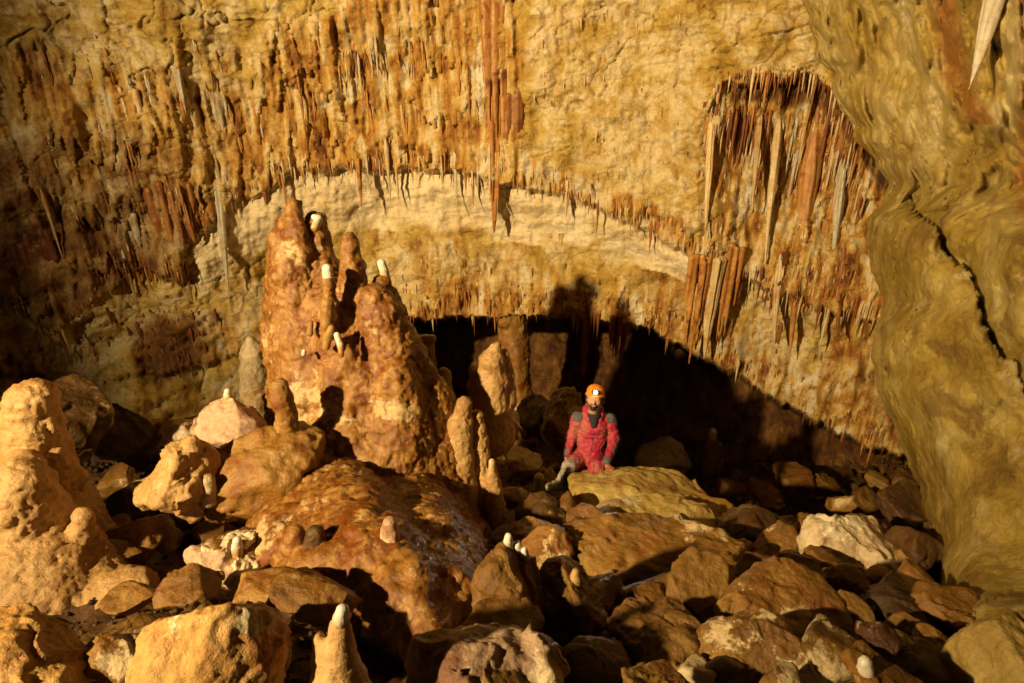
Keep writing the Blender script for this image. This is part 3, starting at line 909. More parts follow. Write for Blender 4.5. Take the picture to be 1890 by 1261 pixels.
def wedge_label(px, py, w, mt):
    kind = ('big' if w > 105 else 'small' if w < 72 else 'medium') + ' ' + {'mud_rock': 'muddy brown', 'dark_rock': 'dark', 'ochre_flow': 'ochre coated'}[mt]
    near = sorted(MARKS, key=lambda m: (m[0] - px) ** 2 + 1.6 * (m[1] - py) ** 2)
    a, b = near[0], near[1]
    dx, dy = px - a[0], py - a[1]
    side = ('right of' if dx > 0 else 'left of') if abs(dx) > abs(dy) else ('below' if dy > 0 else 'above')
    for lab in (f'{kind} boulder wedged low {side} the {a[2]}', f'{kind} boulder wedged between the {a[2]} and the {b[2]}',
                f'{kind} boulder set farther {side} the {a[2]}'):
        if lab not in used_labels:
            break
    used_labels.add(lab)
    return lab


fill_r = np.random.default_rng(77)
placed = []
tries = 0
while len(placed) < 90 and tries < 4000:
    tries += 1
    q = fill_r.random()
    if q < 0.72:
        px, py = fill_r.uniform(900, 1770), fill_r.uniform(865, 1255)
    else:
        px, py = fill_r.uniform(200, 900), fill_r.uniform(770, 1255)
    w = fill_r.uniform(75, 165) * (0.55 + 0.45 * (py - 800) / 450)
    if any((px - a) ** 2 + 1.8 * (py - b) ** 2 < (0.38 * (w + c)) ** 2 for a, b, c in placed): continue
    if 955 < px < 1300 and py < 960 or 480 < px < 900 and 900 < py < 1260: continue
    placed.append((px, py, w))
    mt = (['mud_rock', 'mud_rock', 'dark_rock', 'ochre_flow'] if px > 880 else ['mud_rock', 'ochre_flow', 'dark_rock', 'mud_rock'])[int(fill_r.integers(4))]
    boulder(px, py + 18, w, w * fill_r.uniform(0.5, 0.75), mt, wedge_label(px, py, w, mt), 400 + len(placed), sub=5 if w > 95 else 4, cuts=12,
            tilt=(fill_r.uniform(-15, 15), fill_r.uniform(-25, 25), fill_r.uniform(0, 180)), group='boulders wedged low in the slope', sink=0.45, roundness=0.45, flat=fill_r.uniform(0.3, 0.6))

# loose stones of the slope: a few shared shapes, many individuals
stone_meshes = []
for i in range(10):
    V, F = rock_shape((1, random.uniform(0.7, 1), random.uniform(0.5, 0.8)), 200 + i, 4, 11, 1.2, 0.3)
    for mt in ('mud_rock', 'dark_rock'):
        me = mesh_np('loose_stone', V, F)
        me.materials.append(M[mt])
        stone_meshes.append(me)
r2 = np.random.default_rng(5)
n_st = 0
while n_st < 210:
    px, py = r2.uniform(1000, 1740), r2.uniform(840, 1250)
    if n_st % 4 == 0:
        px, py = r2.uniform(130, 520), r2.uniform(740, 1000)
    if n_st % 9 == 0:
        px, py = r2.uniform(880, 1150), r2.uniform(780, 900)
    y = floor_hit(px, py)
    c = at_y(px, py, y)
    s = r2.uniform(0.10, 0.30) * (0.55 + 0.08 * y)
    o = link('loose_stone', stone_meshes[int(r2.integers(len(stone_meshes)))], label='small brown stone lying loose among the boulders of the slope', cat='stone', group='loose stones on the rubble slope')
    o.location = (c[0], c[1], floor_surf(c[0], c[1]) + 0.10 * s)
    o.rotation_euler = tuple(r2.uniform(-0.6, 0.6, 2)) + (r2.uniform(0, 6.3),)
    o.scale = (s, s, s)
    n_st += 1
# gravel nobody could count
gv, gf, off = [], [], 0
V0, F0 = rock_shape((1, 0.85, 0.7), 300, 1, 4, 0.6, 0.3)
for i in range(5200):
    px, py = (r2.uniform(880, 1750), r2.uniform(770, 1255)) if i % 3 else (r2.uniform(100, 620), r2.uniform(720, 1255))
    c = at_y(px, py, floor_hit(px, py)) + np.array([r2.normal(0, 0.05), r2.normal(0, 0.05), 0])
    s = r2.uniform(0.015, 0.085) * (0.5 + 0.12 * c[1])
    gv.append((V0 * s) @ rot(*r2.uniform(0, 6, 3)).T + np.array([c[0], c[1], floor_surf(c[0], c[1]) + 0.15 * s]))
    gf.append(F0 + off); off += len(V0)
gr_me = mesh_np('gravel', np.concatenate(gv), np.concatenate(gf))
gravel = link('gravel', gr_me, M['dark_rock'], label='fine brown gravel between the boulders', cat='gravel', kind='stuff')

# ------------------------------------------------------------------ stalagmites
def stalagmite(name, label, prims, mat, h=0.016, k=0.05, amp=1.0, seed=0.0, cat='stalagmite', group=None, parent=None, runnels=0.0):
    V, F = sdf_mesh(prims, h, k)
    N = vnormals(V, F)
    V = drip_relief(V, N, amp, seed, runnels)
    c = np.array([V[:, 0].mean(), V[:, 1].mean(), V[:, 2].min()])
    me = mesh_np(name, V - c, F)
    o = link(name, me, M[mat], label=label, cat=cat, group=group)
    o.location = c
    return o


def tip(parent, rows, h=0.007, k=0.012, mat='calcite', name='calcite_tip', amp=0.12):
    V, F = sdf_mesh(pxchain(rows), h, k, pad=0.02)
    N = vnormals(V, F)
    V = drip_relief(V, N, amp, 3.0)
    me = mesh_np(name, V - np.array(parent.location), F)
    return link(name, me, M[mat], parent)


Yc = 4.15
mass = []
mass += pxchain([(543, 378, 5.40, 10), (541, 430, 5.40, 17), (545, 520, 5.40, 36), (565, 700, 5.33, 62), (600, 900, 5.21, 85)])
mass += pxchain([(583, 410, 5.52, 15), (588, 470, 5.52, 24), (600, 600, 5.46, 48)])
mass += pxchain([(513, 438, 5.46, 13), (512, 500, 5.46, 16), (517, 600, 5.40, 24), (535, 760, 5.33, 34), (560, 880, 5.21, 45)])
mass += pxchain([(526, 408, 5.50, 9), (530, 470, 5.46, 18)])
mass += pxchain([(646, 440, 5.33, 9), (650, 490, 5.33, 19), (652, 540, 5.33, 24), (665, 650, 5.33, 50), (690, 800, 5.21, 80)])
mass += pxchain([(606, 520, 5.02, 10), (607, 560, 5.02, 11), (604, 610, 5.02, 14), (612, 680, 5.05, 26)], 0.03)
mass += pxchain([(708, 515, 5.46, 9), (714, 545, 5.46, 15), (725, 600, 5.46, 26)])
mass += pxchain([(694, 555, 5.21, 30), (708, 610, 5.18, 40), (730, 700, 5.08, 46), (760, 830, 5.02, 80)])
mass += pxchain([(722, 575, 5.23, 18), (745, 640, 5.21, 26), (775, 730, 5.21, 34)])
mass += pxchain([(735, 690, 4.89, 30), (735, 740, 4.89, 46), (735, 850, 4.89, 85)])
mass += pxchain([(800, 715, 5.08, 20), (800, 780, 5.05, 36), (805, 880, 4.95, 65), (830, 980, 4.83, 55)])
mass += pxchain([(765, 660, 5.2, 18), (790, 760, 5.1, 36), (825, 860, 5.0, 42), (850, 960, 4.89, 40)])
mass += pxchain([(630, 640, 5.02, 24), (640, 720, 4.98, 46), (650, 850, 4.89, 95)])
mass += pxchain([(560, 640, 5.08, 26), (575, 740, 5.08, 45), (600, 880, 4.95, 80)])
mass += pxchain([(650, 830, 5.02, 115), (720, 880, 4.95, 125), (800, 900, 4.95, 85)])
mass += pxchain([(620, 900, 4.95, 90), (680, 950, 4.83, 110), (790, 960, 4.70, 80), (855, 990, 4.57, 30)])
mass += pxchain([(600, 560, 5.35, 40), (640, 640, 5.3, 70), (670, 760, 5.2, 110)])
mass += pxchain([(560, 600, 5.3, 50), (600, 760, 5.2, 80)])
mass += pxchain([(680, 620, 5.3, 50), (740, 740, 5.2, 80), (800, 860, 5.05, 80)])
mass += pxchain([(560, 925, 4.75, 60), (650, 960, 4.6, 105), (760, 985, 4.5, 100), (850, 1000, 4.45, 55)])
mass = knobby(mass, 4, 0.13, 0.13)
for i in range(70):     # drip knobs over the flanks
    q = mass[int(r2.integers(len(mass)))]
    t = r2.uniform(0.1, 1)
    a = np.array(q[0]) * (1 - t) + np.array(q[1]) * t
    rr = q[2] * (1 - t) + q[3] * t
    an = r2.uniform(-1.8, 1.8)
    a = a + rr * 0.92 * np.array([math.sin(an), -math.cos(an), r2.uniform(-0.2, 0.3)])
    b = a + np.array([0.02 * math.sin(an), -0.02 * math.cos(an), -r2.uniform(0.06, 0.2)])
    mass.append((a, b, r2.uniform(0.022, 0.05), r2.uniform(0.04, 0.09), 0.06))
massif = stalagmite('stalagmite_mass', 'huge red brown stalagmite mass of fused spires in the middle of the cave', mass, 'massif', 0.0185, 0.055, 0.9, runnels=0.9)
tip(massif, [(604, 496, 5.02, 9.5), (606, 512, 5.02, 10), (607, 545, 5.02, 9)])
tip(massif, [(704, 486, 5.46, 8), (708, 500, 5.46, 9), (713, 522, 5.46, 10)])
tip(massif, [(580, 400, 5.44, 5), (588, 404, 5.44, 7), (582, 420, 5.36, 8)])
tip(massif, [(622, 618, 4.80, 6), (628, 636, 4.78, 6), (630, 655, 4.75, 5)])
tip(massif, [(561, 648, 4.83, 4), (560, 655, 4.81, 4)])
tip(massif, [(604, 560, 4.98, 13), (603, 600, 4.95, 11), (603, 625, 4.93, 8)], mat='ochre_flow', name='drip_knob')
tip(massif, [(612, 605, 4.83, 6), (605, 622, 4.80, 8), (602, 640, 4.79, 7)], mat='ochre_flow', name='drip_knob')
tip(massif, [(574, 595, 4.90, 4), (572, 615, 4.88, 6)], mat='ochre_flow', name='drip_knob')

stalagmite('flowstone_slope', 'broad rust brown flowstone slope spreading downhill from the foot of the stalagmite mass',
           pxchain([(600, 930, 4.5, 105), (640, 1000, 3.6, 105), (700, 1060, 3.1, 95), (750, 1120, 2.75, 80), (780, 1165, 2.55, 55)])
           + pxchain([(740, 970, 4.4, 105), (790, 1040, 3.4, 85), (820, 1110, 2.85, 62)]) + pxchain([(520, 955, 4.2, 55), (540, 1000, 3.5, 60), (600, 1060, 3.0, 60)]) + pxchain([(850, 1000, 4.2, 42), (865, 1070, 3.2, 34)]),
           'massif', 0.022, 0.10, 1.4, 41, cat='flowstone', runnels=0.6)

stalagmite('stalagmite', 'olive stump shaped stalagmite behind the right flank of the stalagmite mass', pxchain([(772, 628, 5.97, 9), (780, 632, 5.97, 14), (797, 625, 5.97, 8)]) + pxchain([(785, 640, 5.97, 15), (788, 700, 5.97, 20), (790, 800, 5.97, 34)]), 'ochre_flow', 0.014, 0.03, 0.6, 1)
stalagmite('stalagmite', 'short blunt stalagmite at the right shoulder of the stalagmite mass', pxchain([(818, 690, 5.33, 11), (826, 740, 5.33, 15), (838, 800, 5.33, 22), (850, 880, 5.21, 26)]), 'ochre_flow', 0.012, 0.03, 0.7, 2)
stalagmite('stalagmite', 'thick finger shaped stalagmite right of the stalagmite mass', pxchain([(856, 744, 4.95, 13), (850, 780, 4.95, 20), (848, 850, 4.89, 26), (856, 950, 4.76, 34)]), 'tan_flow', 0.012, 0.03, 0.8, 3)
stalagmite('stalagmite', 'second tall finger of stalagmite, outermost beside the stalagmite mass', pxchain([(879, 765, 5.02, 10), (882, 810, 5.02, 17), (886, 880, 4.95, 23), (890, 985, 4.76, 30)]), 'tan_flow', 0.012, 0.03, 0.9, 4)
so = stalagmite('stalagmite', 'low knob stalagmite with a pale tip right of the tall fingers', pxchain([(909, 862, 4.76, 7), (910, 890, 4.76, 11), (915, 960, 4.70, 22)]), 'tan_flow', 0.011, 0.03, 0.8, 5)
tip(so, [(908, 852, 4.75, 6), (909, 872, 4.74, 7)], mat='stal_pale')
stalagmite('stalagmite', 'lit pointed stalagmite with a side finger, in front of the dark recess', pxchain([(914, 640, 5.66, 9), (908, 665, 5.66, 20), (906, 705, 5.66, 31), (905, 800, 5.59, 44)]) + pxchain([(930, 650, 5.73, 6), (934, 690, 5.73, 12), (935, 740, 5.66, 18)]) + pxchain([(873, 680, 5.66, 6), (874, 715, 5.66, 8), (878, 780, 5.59, 13)]), 'tan_flow', 0.016, 0.04, 0.9, 6)
stalagmite('stalagmite', 'rounded grey stalagmite standing in the shade left of the stalagmite mass', pxchain([(462, 628, 7.3, 8), (466, 650, 7.3, 20), (469, 690, 7.3, 24), (476, 780, 7.2, 28)]), 'grey_flow', 0.02, 0.05, 0.9, 7)
left = pxchain([(62, 735, 4.00, 34), (52, 745, 4.00, 35), (64, 810, 4.00, 45), (90, 930, 4.00, 60), (140, 1060, 3.85, 82)]) + pxchain([(40, 842, 3.85, 22), (40, 900, 3.55, 43), (60, 1000, 3.55, 73), (90, 1110, 3.30, 112)]) + pxchain([(152, 955, 3.55, 14), (150, 985, 3.55, 22), (160, 1040, 3.55, 41), (190, 1110, 3.30, 52)]) + pxchain([(105, 970, 3.55, 14), (110, 1010, 3.55, 26)]) + pxchain([(5, 850, 3.85, 22), (-10, 950, 3.85, 43), (-10, 1080, 3.55, 69)]) + pxchain([(30, 1080, 3.30, 95), (140, 1140, 3.30, 77), (250, 1090, 3.30, 34)])
left = knobby(left, 3, 0.16, 0.11, 0.04)
for i in range(120):
    q = left[int(r2.integers(len(left)))]
    t = r2.uniform(0.0, 1)
    a = np.array(q[0]) * (1 - t) + np.array(q[1]) * t
    rr = q[2] * (1 - t) + q[3] * t
    an = r2.uniform(-2.0, 2.0)
    a = a + rr * 0.9 * np.array([math.sin(an), -math.cos(an), r2.uniform(-0.2, 0.4)])
    b = a + np.array([0.01 * math.sin(an), -0.01 * math.cos(an), -r2.uniform(0.04, 0.18)])
    left.append((a, b, r2.uniform(0.018, 0.045), r2.uniform(0.03, 0.075), 0.045))
fs = stalagmite('stalagmite', 'tall apricot stalagmite group in the left foreground', left, 'tan_flow', 0.018, 0.045, 0.9, 9, runnels=0.7)
wf = stalagmite('stalagmite', 'small white tipped stalagmite in the foreground beside the large orange boulder', pxchain([(627, 1155, 1.471, 15), (625, 1200, 1.448, 28), (632, 1290, 1.396, 60)]) + pxchain([(588, 1178, 1.471, 11), (600, 1215, 1.448, 22), (612, 1270, 1.403, 40)]), 'tan_flow', 0.009, 0.02, 0.5, 10)
tip(wf, [(632, 1127, 1.471, 12), (629, 1142, 1.471, 14), (627, 1160, 1.467, 15)], 0.006)


bpy.context.view_layer.update()


def surf_y(px, py):
    """how far ahead the ground, boulder or flowstone seen at (px, py) lies"""
    d = Vector(ray(px, py)).normalized()
    hit, loc, *_ = S.ray_cast(bpy.context.evaluated_depsgraph_get(), Vector((0, 0, 0)), d)
    return loc.y if hit else 8.0


def nub(px, py, r, mat, label, y=None, h=1.0):
    yy = surf_y(px, py + r * 2.2 * h) + 0.5 * r * 0.004
    return stalagmite('stalagmite_nub', label, pxchain([(px, py, yy, r * 0.85), (px, py + r * 1.2 * h, yy, r), (px, py + r * 2.6 * h, yy, r * 1.35)]), mat, 0.008, 0.015, 0.25, px * 0.1, cat='stalagmite')


yb = surf_y(1310, 880)
b1 = stalagmite('stalagmite', 'small stalagmite with a white crown standing in the dark rubble on the right', pxchain([(1312, 815, yb, 10), (1310, 850, yb, 15), (1308, 900, yb, 20)]) + pxchain([(1328, 820, yb, 5), (1326, 860, yb, 10)]), 'ochre_flow', 0.016, 0.03, 1.0, 11)
tip(b1, [(1316, 797, yb, 7), (1313, 815, yb, 8)], 0.012)
yk = surf_y(528, 792)
stalagmite('stalagmite', 'knob stalagmite on the rippled boulder at the left foot of the stalagmite mass', pxchain([(516, 712, yk, 15), (520, 735, yk, 19), (528, 765, yk, 17), (530, 800, yk, 24)]), 'ochre_flow', 0.012, 0.02, 0.7, 8)
nub(545, 985, 20, 'slope_flow', 'round brown stalagmite stub with a flat top on the flowstone slope', h=0.45)
nub(582, 985, 19, 'dark_rock', 'dark stub right of the round brown stalagmite stub', h=0.45)
nub(438, 998, 9, 'calcite', 'small white nub among rocks left of the flowstone slope', y=2.85)
nub(310, 970, 13, 'grey_flow', 'pale nub in the shaded gap near the left stalagmite', y=2.9)
nub(938, 990, 8, 'calcite', 'upper white nub on the rust brown slab', y=3.15)
nub(955, 1005, 8, 'calcite', 'middle white nub on the rust brown slab', y=3.08)
nub(968, 1015, 7, 'calcite', 'lower white nub on the rust brown slab', y=3.03)
nub(1597, 1222, 12, 'calcite', 'pale nub beside the cream flecked stone at bottom right', y=1.72)
nub(995, 882, 11, 'grey_flow', 'grey knob stalagmite beside the boot of the caver', y=5.0)
nub(720, 965, 16, 'pink_rock', 'leaning pinkish stub on the flowstone slope', h=0.8)
nub(1063, 1055, 9, 'tan_flow', 'tan nub on top of the egg shaped boulder', y=2.7)
nub(385, 885, 13, 'grey_flow', 'whitish nub on the lower edge of the rippled ochre boulder', y=3.5)
nub(420, 722, 6, 'calcite', 'tiny white nub above the pinkish flat rock', y=5.0)

# ------------------------------------------------------------------ stalactites and columns
def spike(L, r, seed, nseg=12, nring=16, flutes=0.0, bend=0.05, flat=1.0, power=0.8, knob=0.10, top=0.0, jit=0.08):
    """stalactite hanging from z = 0 to z = -L"""
    rr = np.random.default_rng(seed)
    t = np.linspace(0, 1, nring)
    prof = r * ((1 - t) ** power) * (1 + knob * np.sin(t * rr.uniform(8, 16) + rr.uniform(0, 6)) + jit * rr.normal(size=nring) * (t > 0.03))
    prof = prof * (sst(-0.25 * top, top, t) ** 0.8) if top else prof
    prof = np.maximum(prof, r * 0.05)
    prof[-1] = r * 0.02
    th = np.linspace(0, 2 * np.pi, nseg, endpoint=False)
    ph = rr.uniform(0, 6, 3)
    T, TH = np.meshgrid(t, th, indexing='ij')
    fl = 1 + flutes * (np.sin(TH * 5 + ph[0] + 1.5 * T) * 0.6 + np.sin(TH * 9 + ph[1] - T) * 0.4) * (1 - T * 0.7)
    Rr = prof[:, None] * fl
    bx_, by_ = rr.normal(0, bend, 2) * L
    X = Rr * np.cos(TH) + bx_ * T ** 2
    Y = Rr * np.sin(TH) * flat + by_ * T ** 2
    V = np.stack([X, Y, -L * T], -1).reshape(-1, 3)
    return V, grid_faces(nring, nseg, True)[:, ::-1]


def hang(label, px0, py0, px1, py1, wpx_, mat, seed, y=None, flutes=0.22, back=0.03, power=0.8, sub=None, bend=0.012, flat=1.0, name='stalactite', lean=0.0):
    """a stalactite from the wall at (px0, py0) down to the height seen at (px1, py1)"""
    b = wall_at(px0, py0) if y is None else y
    Dp = b[1] * CP - b[2] * SP
    r = wpx_ / 2 * Dp / FPX
    dz = ray(px1, py1); z1 = dz[2] * b[1] / dz[1]
    L = b[2] - z1
    up = min(0.1, 0.15 * L)
    V, F = spike(L + up, r, seed, 36, 90, flutes, bend, flat, power, 0.05, 0.30 if lean else 0.05, 0.0)
    N = vnormals(V, F)
    V = V + N * (0.28 * r * fbm(V * np.array([1, 1, 0.16]) / r * 0.8 + seed, 3))[:, None]
    V[:, 1] += lean * (-V[:, 2] / (L + up)) ** 1.2
    me = mesh_np(name, V, F)
    o = link(name, me, M[mat], label=label, cat='stalactite')
    o.location = (b[0], b[1] + back, b[2] + up)
    if sub:
        for dx, z0, Lr, rr_, sd in sub:
            V2, F2 = spike(L * Lr + up, r * rr_, sd, 14, 40, 0.15, 0.01, 1, 0.7, 0.06, 0.05, 0.0)
            m2 = mesh_np('drip_rod', V2, F2)
            c = link('drip_rod', m2, M[mat], o)
            c.location = (dx * r, -0.6 * r, -z0 * L)
    return o


def bundle(label, px0, py0, px1, py1, wpx_, n, mat, seed, spread=0.6, back=0.05, h=0.016):
    """curtain of fused drip rods, longest in the middle, hanging from the wall"""
    rr = np.random.default_rng(seed)
    b = wall_at(px0, py0)
    Dp = b[1] * CP - b[2] * SP
    w = wpx_ * Dp / FPX
    dz = ray(px1, py1); L = b[2] - dz[2] * b[1] / dz[1]
    pr = []
    for i in range(n):
        u = (i + 0.5) / n * 2 - 1 + rr.normal(0, 0.06)
        Li = L * (1 - spread * abs(u) ** 1.3) * rr.uniform(0.62, 1.0) if i != n // 2 else L
        r0 = w / n * rr.uniform(0.5, 0.95)
        a = b + np.array([u * w / 2, back + rr.uniform(-0.06, 0.05), rr.uniform(-0.10, 0.05) * L])
        m_ = a + np.array([rr.normal(0, 0.01), rr.normal(0, 0.01), -Li * 0.55])
        e_ = np.array([m_[0] + rr.normal(0, 0.01), m_[1], b[2] - Li])
        pr += [(a, m_, r0 * 1.1, r0 * 0.8), (m_, e_, r0 * 0.8, 0.008)]
    V, F = sdf_mesh(pr, h, 0.03, 0.03)
    N = vnormals(V, F)
    V = V + N * (0.018 * fbm(V * np.array([9, 9, 2.5]) + seed, 3))[:, None]
    me = mesh_np('stalactite', V - b, F)
    o = link('stalactite', me, M[mat], label=label, cat='stalactite')
    o.location = b
    return o


hang('longest orange stalactite, hanging down the centre of the back wall', 915, 180, 917, 430, 36, 'stal_orange', 1, flutes=0.3, power=0.75, sub=[(-0.5, 0, 0.75, 0.5, 5), (0.7, 0.02, 0.6, 0.45, 6), (0.2, 0, 0.85, 0.4, 7)])
bundle('thick fluted orange column shaped stalactite at the top centre', 914, -40, 914, 262, 50, 6, 'stal_orange', 2, 0.05, 0.0)
bundle('dark brown stalactite bundle right behind the longest central stalactite', 948, 170, 940, 338, 40, 5, 'stal_brown', 3, 0.25)
hang('long grey stalactite tapering in front of the pale band on the left', 392, 290, 441, 545, 30, 'stal_grey', 4, power=1.0, lean=-0.45, back=0.05)
hang('slim brown stalactite between the long grey one and the stalagmite tip', 482, 315, 497, 412, 15, 'stal_brown', 5)
hang('thin tan stalactite hanging over the pale band above the stalagmite mass', 660, 300, 664, 388, 13, 'stal_orange', 6)
hang('short pale stalactite over the right half of the pale band', 1046, 340, 1048, 408, 15, 'stal_pale', 7)
hang('long leaning orange stalactite inside the alcove on the right', 1512, 205, 1440, 632, 46, 'stal_orange', 8, back=0.06, power=0.75, flutes=0.15, lean=-0.75)
hang('long pale stalactite at the left edge of the alcove', 1318, 190, 1290, 445, 17, 'stal_pale', 9, power=0.7, lean=-0.45, back=0.05)
bundle('broad orange drapery stalactite with several points over the dark recess', 1296, 470, 1286, 672, 46, 7, 'stal_orange', 10, 0.35, -0.02)
hang('pale pointed stalactite right of the broad orange drapery', 1327, 480, 1318, 662, 30, 'stal_pale', 11, power=0.6, flutes=0.3)
bundle('orange stalactite bundle under the alcove, right of the broad drapery', 1352, 460, 1342, 645, 50, 7, 'stal_orange', 12, 0.5, -0.02)
hang('slender white stalactite in front of the shaded wall below the alcove', 1440, 480, 1424, 636, 20, 'stal_pale', 13, power=0.8, lean=-0.35, back=0.04)
hang('pale stalactite hanging right of the long leaning orange one', 1510, 420, 1490, 560, 18, 'stal_grey', 14, lean=-0.35, back=0.04)
hang('brown stalactite at the right end of the alcove fringe', 1558, 470, 1540, 612, 20, 'stal_brown', 15, lean=-0.35, back=0.04)
hang('second long pale stalactite inside the alcove, left of the leaning orange one', 1440, 215, 1402, 470, 20, 'stal_pale', 41, power=0.7, lean=-0.5, back=0.05)
hang('long pale stalactite inside the alcove, right of the leaning orange one', 1560, 300, 1500, 520, 20, 'stal_grey', 42, power=0.7, lean=-0.5, back=0.05)
hang('thin pale stalactite in the middle of the alcove', 1405, 200, 1385, 380, 15, 'stal_pale', 43, power=0.7, lean=-0.35, back=0.05)
bundle('broad brown drapery on the left wall ending in a point', 300, 350, 322, 556, 95, 12, 'stal_brown', 16, 0.75)
bundle('dark red brown drapery hanging at the far left edge', 40, 440, 95, 660, 95, 12, 'stal_red', 17, 0.7)
bundle('pale olive curtain stalactite high on the left wall', 235, 170, 232, 285, 30, 5, 'stal_pale', 18, 0.4)
hang('thin white stalactite beside the pale olive one on the left wall', 246, 155, 254, 222, 10, 'stal_grey', 19)
hang('long thin white stalactite high on the left wall', 268, 140, 308, 240, 11, 'stal_grey', 20, bend=0.03)
bundle('white curtain of dripstone on the upper left wall', 395, 170, 402, 264, 46, 8, 'stal_grey', 21, 0.5)
hang('grey stalactite left of the white dripstone curtain', 325, 130, 350, 215, 18, 'stal_grey', 22)
hang('thin brown rod stalactite over the recess opening behind the caver', 1085, 560, 1075, 695, 16, 'stal_red', 23, power=0.3)
hang('small tan stalactite at the lower fringe above the dark recess', 880, 520, 880, 592, 9, 'stal_orange', 24)
hang('thin pale rod stalactite on the lower tier, left part', 839, 470, 840, 515, 7, 'stal_grey', 25)
hang('pale stalactite pair member on the lower tier right of centre', 1015, 440, 1014, 486, 10, 'stal_pale', 26)
hang('slightly longer pale stalactite further right on the lower tier', 1034, 435, 1034, 482, 12, 'stal_pale', 27)
bundle('dark fringe stalactite over the right part of the recess', 1150, 575, 1146, 690, 40, 6, 'stal_red', 28, 0.5)
o = hang('smooth white stalactite hanging from the right wall in the top right corner', 1852, -40, 1826, 165, 42, 'stal_grey', 29, y=rwall_at(1852, -40), power=0.75, flutes=0.12, bend=0.0)
bundle('white streaked dripstone knob on the dark left wall', 228, 400, 240, 490, 34, 6, 'stal_grey', 30, 0.5)
hang('long thin brown stalactite at the right of the shaded wall', 1442, 600, 1425, 745, 16, 'stal_brown', 31, power=0.6)

# column in the recess
stalagmite('column', 'stout red brown column with a grey cap joining floor and ceiling in the recess', pxchain([(945, 545, 10.4, 30), (945, 590, 10.4, 26), (948, 650, 10.3, 28), (950, 730, 10.2, 30), (950, 800, 10.0, 40)]) + pxchain([(932, 572, 10.2, 12), (930, 590, 10.2, 14)]), 'ochre_flow', 0.03, 0.06, 1.3, 12, cat='column')

# fringe stalactites: the largest are parts of the wall, the rest one mass
cand = []
r3 = np.random.default_rng(21)


def add(px, py, L, r, mat):
    cand.append((float(px), float(py), float(L), float(r), mat))


pal = ['stal_orange', 'stal_pale', 'stal_brown', 'stal_grey']
for px in np.arange(-200, 1640, 3.2):                 # upper fringe
    jp = px + r3.normal(0, 3)
    if r3.random() < 0.25: continue
    w = ['stal_orange', 'stal_pale', 'stal_brown'][int(r3.choice(3, p=[0.5, 0.3, 0.2] if px > 500 else [0.3, 0.1, 0.6]))]
    L = r3.gamma(2.2, 0.075) + 0.06
    add(jp, f1(jp) - r3.uniform(6, 42), L, 0.008 + 0.034 * L * r3.uniform(0.7, 1.4), w)
for px in np.arange(600, 1640, 3.2):                  # lower fringe over the recess
    jp = px + r3.normal(0, 3)
    L = r3.gamma(2.2, 0.08) + 0.06
    add(jp, f3(jp) - r3.uniform(8, 60), L, 0.009 + 0.032 * L * r3.uniform(0.7, 1.4), ['stal_orange', 'stal_brown', 'stal_red'][int(r3.integers(3))])
for _ in range(3200):                                   # left and centre drapes
    px, py = r3.uniform(60, 960), r3.uniform(60, 500)
    if py > f1(px) - 20 or r3.random() > (0.9 if 560 < px else 0.6): continue
    n_ = perlin(np.array([[px / 60, py / 60, 3.0]]))[0]
    n_ += 0.5 * perlin(np.array([[px / 22, py / 55, 7.0]]))[0]
    if n_ < 0.20 or r3.random() > 0.55: continue
    L = r3.gamma(1.8, 0.15) + 0.07
    w = ['stal_orange', 'stal_pale', 'stal_brown', 'stal_grey'][int(r3.choice(4, p=[0.5, 0.2, 0.15, 0.15] if px > 550 else [0.25, 0.12, 0.38, 0.25]))]
    add(px, py, L, 0.007 + 0.026 * L * r3.uniform(0.7, 1.4), w)
for _ in range(800):                                   # alcove curtains
    px, py = r3.uniform(1290, 1615), r3.uniform(150, 560)
    if py < np.interp(px, [1290, 1330, 1400, 1500, 1545, 1600, 1650], [225, 165, 150, 155, 190, 285, 345]) or py > f1(px) - 10: continue
    L = r3.gamma(2.4, 0.13) + 0.1
    w = ['stal_orange', 'stal_pale', 'stal_red', 'stal_grey'][int(r3.choice(4, p=[0.3, 0.42, 0.13, 0.15] if py > 215 else [0.25, 0, 0.75, 0]))]
    add(px, py, L, 0.008 + 0.027 * L * r3.uniform(0.7, 1.4), w)
for px in np.arange(1300, 1600, 3.0):                  # fringe under the arch of the alcove
    L = r3.gamma(2.2, 0.09) + 0.06
    add(px + r3.normal(0, 2), np.interp(px, [1290, 1330, 1400, 1500, 1545, 1600, 1650], [215, 150, 136, 140, 175, 270, 330]) - r3.uniform(2, 16), L, 0.009 + 0.03 * L, ['stal_orange', 'stal_red', 'stal_brown', 'stal_pale'][int(r3.integers(4))])
for _ in range(170):                                   # lower tier and the wall below the alcove
    px = r3.uniform(740, 1600)
    py = r3.uniform(f2(px) + 20, f3(px) - 10)
    L = r3.gamma(2.0, 0.08) + 0.05
    add(px, py, L, 0.012 + 0.045 * L, ['stal_orange', 'stal_brown', 'stal_pale'][int(r3.integers(3))])
for _ in range(70):                                    # red drapes on the left shaded wall
    px, py = r3.normal(310, 65), r3.uniform(565, 660)
    add(px, py, r3.uniform(0.1, 0.5), r3.uniform(0.015, 0.04), 'stal_red')
for _ in range(90):
    px, py = r3.uniform(960, 1280), r3.uniform(20, 330)
    add(px, py, r3.uniform(0.05, 0.2), r3.uniform(0.01, 0.02), ['stal_pale', 'stal_orange'][int(r3.integers(2))])

